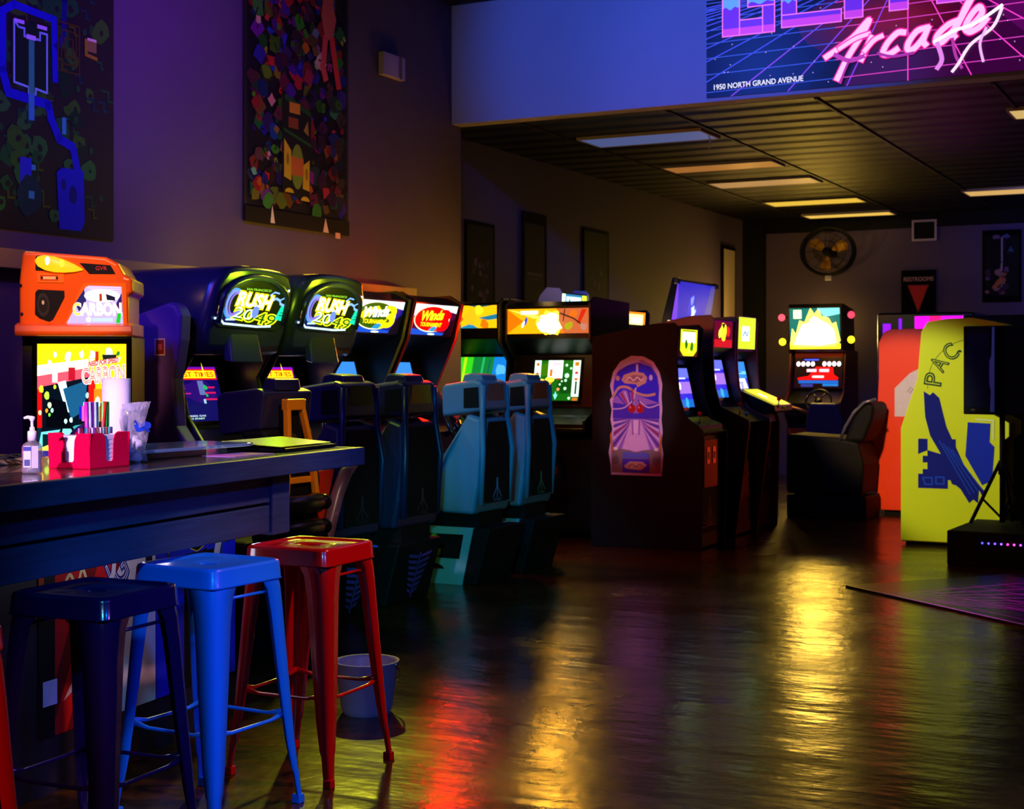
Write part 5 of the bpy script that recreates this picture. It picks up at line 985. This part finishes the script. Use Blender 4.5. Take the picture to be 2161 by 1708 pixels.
flat('wall_sign', 'black RESTROOMS sign with a red inverted triangle on the far wall', 'sign', (-3.77, 18.48, 2.32), BUU, .42, .54, .012, PF, lambda A,w,h: (A.poly([(-.13,.08),(.12,.08),(-.005,-.24)],D(230,60,56)), A.poly([(-.14,.09),(.13,.09),(-.005,-.26)],D(120,40,44)), A.poly([(-.125,.08),(.115,.08),(-.005,-.235)],D(230,60,56)), A.rect(-.19,.13,.19,.19,D(60,24,30)), A.text('RESTROOMS',-.18,.135,.36,.05,D(215,170,175))))
flat('poster', 'dark poster with a white streak and tangled figures, right end of the far wall', 'poster', (-2.78, 18.48, 2.61), BUU, .45, .87, .012, PF, lambda A,w,h: (dim_art(9,((150,110,110),(60,40,60),(170,100,60),(110,70,110),(40,30,36)))(A,w,h*.9), A.rect(-.2,.0,.2,.36,D(12,12,14)), A.line([(0,.34),(0,.05),(-.005,-.05)],.02,D(170,150,175)), A.blob(-.07,.35,.06,D(110,90,130),9,.4,.5), A.blob(.05,.36,.06,D(90,90,140),9,.4,.5), A.ring(.09,.24,.06,.1,.008,D(40,50,70)), A.poly([(.07,.17),(.1,.24),(.14,.17)],D(60,90,120)), A.poly([(-.12,-.26),(-.02,-.14),(.02,-.18),(-.08,-.28)],D(190,110,60))))
t = thing('wall_vent', 'small white-framed square vent high on the far wall', 'vent', (-3.70, 18.5, 3.08), 0)
m = MB(); FRW = P('lilac_white_metal',(190,175,190),.5,var=.04)
m.box((-.15,-.03,-.13),(.15,-.002,-.105),FRW); m.box((-.15,-.03,.105),(.15,-.002,.13),FRW); m.box((-.15,-.03,-.105),(-.125,-.002,.105),FRW); m.box((.125,-.03,-.105),(.15,-.002,.105),FRW); m.done('frame', t)
m = MB(); m.box((-.125,-.012,-.105),(.125,-.003,.105),MATTE); m.done('backing', t)
# wall fan
t = thing('wall_fan', 'black caged wall fan with three amber blades on the far wall', 'fan', (-4.84, 18.5, 2.84), 0)
m = MB(); m.tube([(.33*math.cos(2*PI*i/36),-.22,.29*math.sin(2*PI*i/36)) for i in range(36)],.022,MATTE,8,closed=True); m.tube([(.33*math.cos(2*PI*i/36),-.34,.29*math.sin(2*PI*i/36)) for i in range(36)],.012,MATTE,8,closed=True); m.done('cage_rim', t)
m = MB()
for i in range(12):
    a = 2*PI*i/12; m.tube([(.05*math.cos(a),-.39,.05*math.sin(a)),(.2*math.cos(a),-.385,.18*math.sin(a)),(.33*math.cos(a),-.34,.29*math.sin(a)),(.33*math.cos(a),-.22,.29*math.sin(a))],.0028,MATTE,5)
for r in (.15,.26): m.tube([(r*math.cos(2*PI*i/30),-.383,r*.88*math.sin(2*PI*i/30)) for i in range(30)],.004,MATTE,5,closed=True)
m.done('cage_wires', t)
BLD_ = P('amber_fan_blade',(190,140,50),.35,.4,var=.08)
for k in range(3):
    a0 = math.radians(28+120*k); pts = [(.05,-.25),(.14,-.5),(.24,-.42),(.27,-.1),(.25,.22),(.16,.28),(.07,.35)]
    m = MB(); q = [(r*math.cos(a0+t_), -.27-.05*t_, r*.9*math.sin(a0+t_)) for r,t_ in pts]
    m.rings([[p for p in q],[(x,y-.006,z) for x,y,z in q]],BLD_); m.done('fan_blade', t)
m = MB(); m.lathe([(.001,-.36),(.05,-.36),(.06,-.3),(.06,-.12),(.001,-.1)],(0,0,0),MATTE,20,'y'); m.done('motor', t)
m = MB(); m.box((-.05,-.12,-.05),(.05,-.001,.05),MATTE); m.done('bracket', t)
m = MB(); m.box((-.04,-.26,-.36),(.04,-.22,-.30),WHITEP); m.done('pull_tag', t, bevel=.008)

# ------------------------------------------------------------------ header banner with the arcade's name
t = thing('sign_banner', 'purple retro grid banner lettered GLITCH Arcade on the header wall', 'sign', (-2.25, 10.19, 3.83), 0)
A = Art((0,0,0),(1,0,0)); W2, HB, HT = 1.35, -.50, .41
MG, DP = (235,40,200), (26,8,44)
A.board(2*W2, HT-HB, .008, MATTE, 0, (HT+HB)/2)
def S(c, s): return E(c, s)       # printed banner inks, made to glow in place of lamplight on them
A.rect(-W2,HB,W2,HT,S((16,4,46),.4))
A.poly([(-W2,HB),(-W2*.45,HB),(-W2*.1,.1),(-W2,.12)],S((10,6,84),.4)); A.poly([(-.35,HB),(W2,HB),(W2,.12),(0,.12)],S((80,6,84),.5)); A.poly([(.45,.12),(W2,.2),(W2,-.3),(.9,-.28)],S((120,12,120),.5))
[A.oval(.0,-.07,.66-.055*i,.26-.022*i,S((70+10*i,6,80-6*i),.5)) for i in range(10)]; A.rect(-W2,.1,-1.2,HT,S((8,4,20),.4))
hor = .30
for i in range(-14, 20):
    x0 = .1*i; x1 = .1+ (x0-.1)*4.2; c = (60,70,230) if i < -1 else (250,60,200); c = (130,60,240) if -3 < i < 1 else c
    q0, q1 = (.1+(x0-.1)*.35, .28), (x1, HB)
    # keep inside the banner
    if abs(q1[0]) > W2:
        k = (math.copysign(W2, q1[0])-q0[0])/(q1[0]-q0[0]); q1 = (math.copysign(W2, q1[0]), q0[1]+k*(q1[1]-q0[1]))
    A.line([q0,q1],.007,S(c,1.3))
for k in range(9):
    v = .24-.74*(k/8.5)**1.6; A.line([(-W2,v-.03),(-.4,v-.01)],.006,S((60,90,240),.9)); A.line([(-.4,v-.01),(W2,v+.04)],.006,S((240,70,210),.9))
R_ = random.Random(4)
for i in range(60): A.oval(R_.uniform(-W2+.02,W2-.02),R_.uniform(HB+.03,HT-.03),.004,.004,S((230,190,255),1),6)
def block(pts, cut=None):
    A.poly(pts,S((225,90,240),1.1)); cx_ = sum(p[0] for p in pts)/len(pts); cy_ = sum(p[1] for p in pts)/len(pts)
def glyph(polys):
    for q in polys:
        u0,v0,u1,v1 = q; e = .008
        A.rect(u0-e,v0-e,u1+e,v1+e,S((235,110,235),1.2)); A.rect(u0,v0,u1,v1,S((105,40,235),1.0))
        if v1 > .12: 
            vm = max(v0+.02,.13); n = 8; A.poly([(u0,vm)]+[(u0+(u1-u0)*i/n, vm+.012*math.sin(i*1.3)) for i in range(1,n)]+[(u1,vm),(u1,v1),(u0,v1)],S((90,150,255),1.2))
        if v1 > .28: A.rect(u0,.26,u1,v1,S((190,220,255),1.3))
        if v0 < .05: A.rect(u0,v0,u1,min(v1,v0+.05),S((190,60,225),1.1))
b0 = -.065
glyph([(-1.22,b0+.0,-.84,b0+.10),(-1.22,b0+.0,-1.10,.41),(-1.22,.33,-.84,.41),(-.92,b0,-.84,.19),(-1.03,.13,-.84,.19)])          # G
glyph([(-.78,b0+.02,-.68,.41),(-.78,b0+.02,-.36,b0+.10)])                     # L
glyph([(-.33,b0+.035,-.21,.41)])                                                # I
glyph([(-.02,b0+.055,.10,.41),(-.16,.32,.24,.41)])                              # T
glyph([(.30,b0+.07,.42,.41),(.30,b0+.07,.74,b0+.18),(.30,.32,.74,.41)])         # C
glyph([(.79,b0+.13,.91,.41),(1.10,b0+.16,1.22,.41),(.91,.24,1.10,.32)])         # H
PK = S((250,165,235),1.6); WK = S((255,215,255),2.2)
def stroke(pts, wd=.048):
    pts = [((u+.62)*.8-.465, (v+.45)*.84-.45) for u, v in pts]; wd *= .78
    A.curve(pts, wd+.018, S((240,30,150),1.1)); A.curve(pts, wd, PK); 
stroke([(-.62,-.26),(-.40,-.13),(-.27,-.01),(-.245,.0),(-.30,-.1),(-.42,-.27),(-.52,-.45)]); stroke([(-.5,-.2),(-.36,-.13),(-.24,-.10)],.036)          # A
stroke([(-.22,-.13),(-.28,-.25),(-.31,-.31)]); stroke([(-.28,-.24),(-.2,-.16),(-.13,-.13)],.04)                                                     # r
stroke([(.06,-.12),(.0,-.12),(-.08,-.19),(-.12,-.27),(-.07,-.285),(.0,-.25)])                                                               # c
stroke([(.26,-.10),(.17,-.12),(.1,-.2),(.09,-.26),(.14,-.26),(.22,-.18),(.26,-.10),(.22,-.2),(.24,-.24)])                                     # a
stroke([(.5,-.07),(.42,-.1),(.34,-.17),(.33,-.23),(.39,-.22),(.5,-.1),(.58,.05),(.66,.17),(.54,-.04),(.47,-.17),(.48,-.2)])                         # d
stroke([(.56,-.15),(.64,-.10),(.70,-.03),(.68,.02),(.62,-.03),(.57,-.12),(.60,-.17),(.68,-.14),(.74,-.08)])                                         # e
A.curve([(.28,-.26),(.4,-.2),(.55,-.16),(.72,-.06)],.02,WK); A.curve([(.3,-.27),(.33,-.38),(.30,-.44)],.03,S((225,130,230),1.1)); A.curve([(.4,-.25),(.42,-.36),(.46,-.45)],.02,S((190,60,180),.9))
A.curve([(.72,-.08),(.66,-.2),(.52,-.3),(.44,-.42),(.40,-.47)],.02,S((250,200,250),1.5)); A.curve([(.62,-.2),(.58,-.3),(.6,-.42)],.018,S((230,170,235),1.2)); A.curve([(-.4,-.28),(-.3,-.33),(-.2,-.31)],.03,S((200,60,190),.9)); A.curve([(-.3,-.33),(-.34,-.42),(-.36,-.48)],.016,S((190,50,180),.9)); A.curve([(-.1,-.3),(.0,-.33),(.14,-.32)],.02,S((190,50,180),.8))
A.text('1950 NORTH GRAND AVENUE', -1.285, -.45, .66, .038, S((225,225,255),1.3), rot=.012, off=.01)
A.done('printed_banner', t)

# ------------------------------------------------------------------ stage, loudspeaker, floor mat
st = thing('stage', 'low black stage at the right edge with a strip of coloured lights', 'stage', (-1.93, 10.40, 0), math.radians(-3))
m = MB(); m.box((0,0,0),(2.4,.9,.24),MATTE); m.done('platform', st, bevel=.01)
for i in range(10):
    m = MB(); m.ball((.24+.042*i,-.006,.165-.0*i),.0075,E(((60,60,255),(70,60,255),(90,60,255),(120,70,255),(255,50,190),(255,60,200),(150,60,255),(120,60,255),(255,60,220),(90,60,255))[i],5),8); m.done('strip_bulb', st)
m = MB(); m.box((.2,-.004,.158),(.9,-.0005,.172),RUBBER); m.done('light_strip', st)
t = thing('loudspeaker', 'black loudspeaker with a blue-lit grille on the tripod stand', 'speaker', (-1.70, 10.85, 1.03), math.radians(-8))
m = MB(); m.prism_z([(-.195,-.02),(-.19,-.04),(.04,-.06),(.10,-.03),(.38,-.0),(.38,.30),(-.16,.30),(-.195,.05)],0,.63,P('speaker_cabinet',(5,5,9),.7,var=.1,spec=.12)); m.done('speaker_box', t, bevel=.008)
gm = P('blue_lit_grille',(6,14,44),.7,0,var=.3,scale=60,spec=.1)
A = Art((-.075,-.0535,.02),(.23,-.02,0)); A.rect(-.10,.03,.075,.56,gm); A.poly([(.08,.0),(.112,.0),(.112,.60),(.095,.60),(.09,.4),(.075,.36),(.075,.2),(.085,.15)],P('lit_grille_edge',(60,110,190),.4,var=.1)); A.rect(-.06,.005,-.03,.02,CHROME); A.done('grille', t)  # grille and its brighter edge carry the blue light in their colours
t = thing('tripod_stand', 'black tripod speaker stand standing on the stage', 'speaker stand', (-1.64, 10.92, .24), 0)
m = MB(); m.tube([(0,0,.02),(0,0,.79)],.019,MATTE,12); m.tube([(0,0,.36),(0,0,.46)],.028,MATTE,12); m.done('pole', t)
for a in (200, 320, 80):
    c_, s_ = math.cos(math.radians(a)), math.sin(math.radians(a))
    m = MB(); m.tube([(.02*c_,.02*s_,.44),(.22*c_,.22*s_,.012)],.013,MATTE,10); lg = m.done('leg', t); m = MB(); m.tube([(.015*c_,.015*s_,.06),(.14*c_,.14*s_,.19)],.009,MATTE,8); m.done('strut', t)
mp = bpy.data.materials.new('printed_mat'); 
t = thing('floor_mat', 'dark mat printed with a magenta light grid on the floor before the stage', 'mat', (-2.29, 9.04, 0), 0)
A = Art((0,0,.012),(1.19,-1.0,0),(.9,1.07,0)); A.b.rings([[A.p3(u,v)-A.N*.011 for u,v in ((0,0),(2.6,0),(2.6,1.25),(0,1.25))],[A.p3(u,v) for u,v in ((0,0),(2.6,0),(2.6,1.25),(0,1.25))]],P('mat_vinyl',(14,5,20),.35,var=.2)); A.rect(.02,.03,2.58,1.22,P('mat_print',(16,4,30),.3,var=.5,scale=3))
for i in range(9): A.line([(.4+.05*i,.06),(1.1+.25*(i-3),1.2)],.006,P('mat_line',(200,60,190),.3,var=.2))
for i in range(6): A.line([(.3,.12+.2*i),(2.5,.12+.2*i)],.005,P('mat_line',(200,60,190),.3))
A.blob(1.75,.75,.5,P('mat_magenta_glow',(170,10,120),.3,var=.6,scale=6),12,.4,.4); A.line([(.0,.01),(2.6,.01)],.02,P('mat_hem',(200,190,205),.4,var=.2,scale=40)); A.done('printed_sheet', t)  # magenta sheen from the sign is drawn as a pink blob
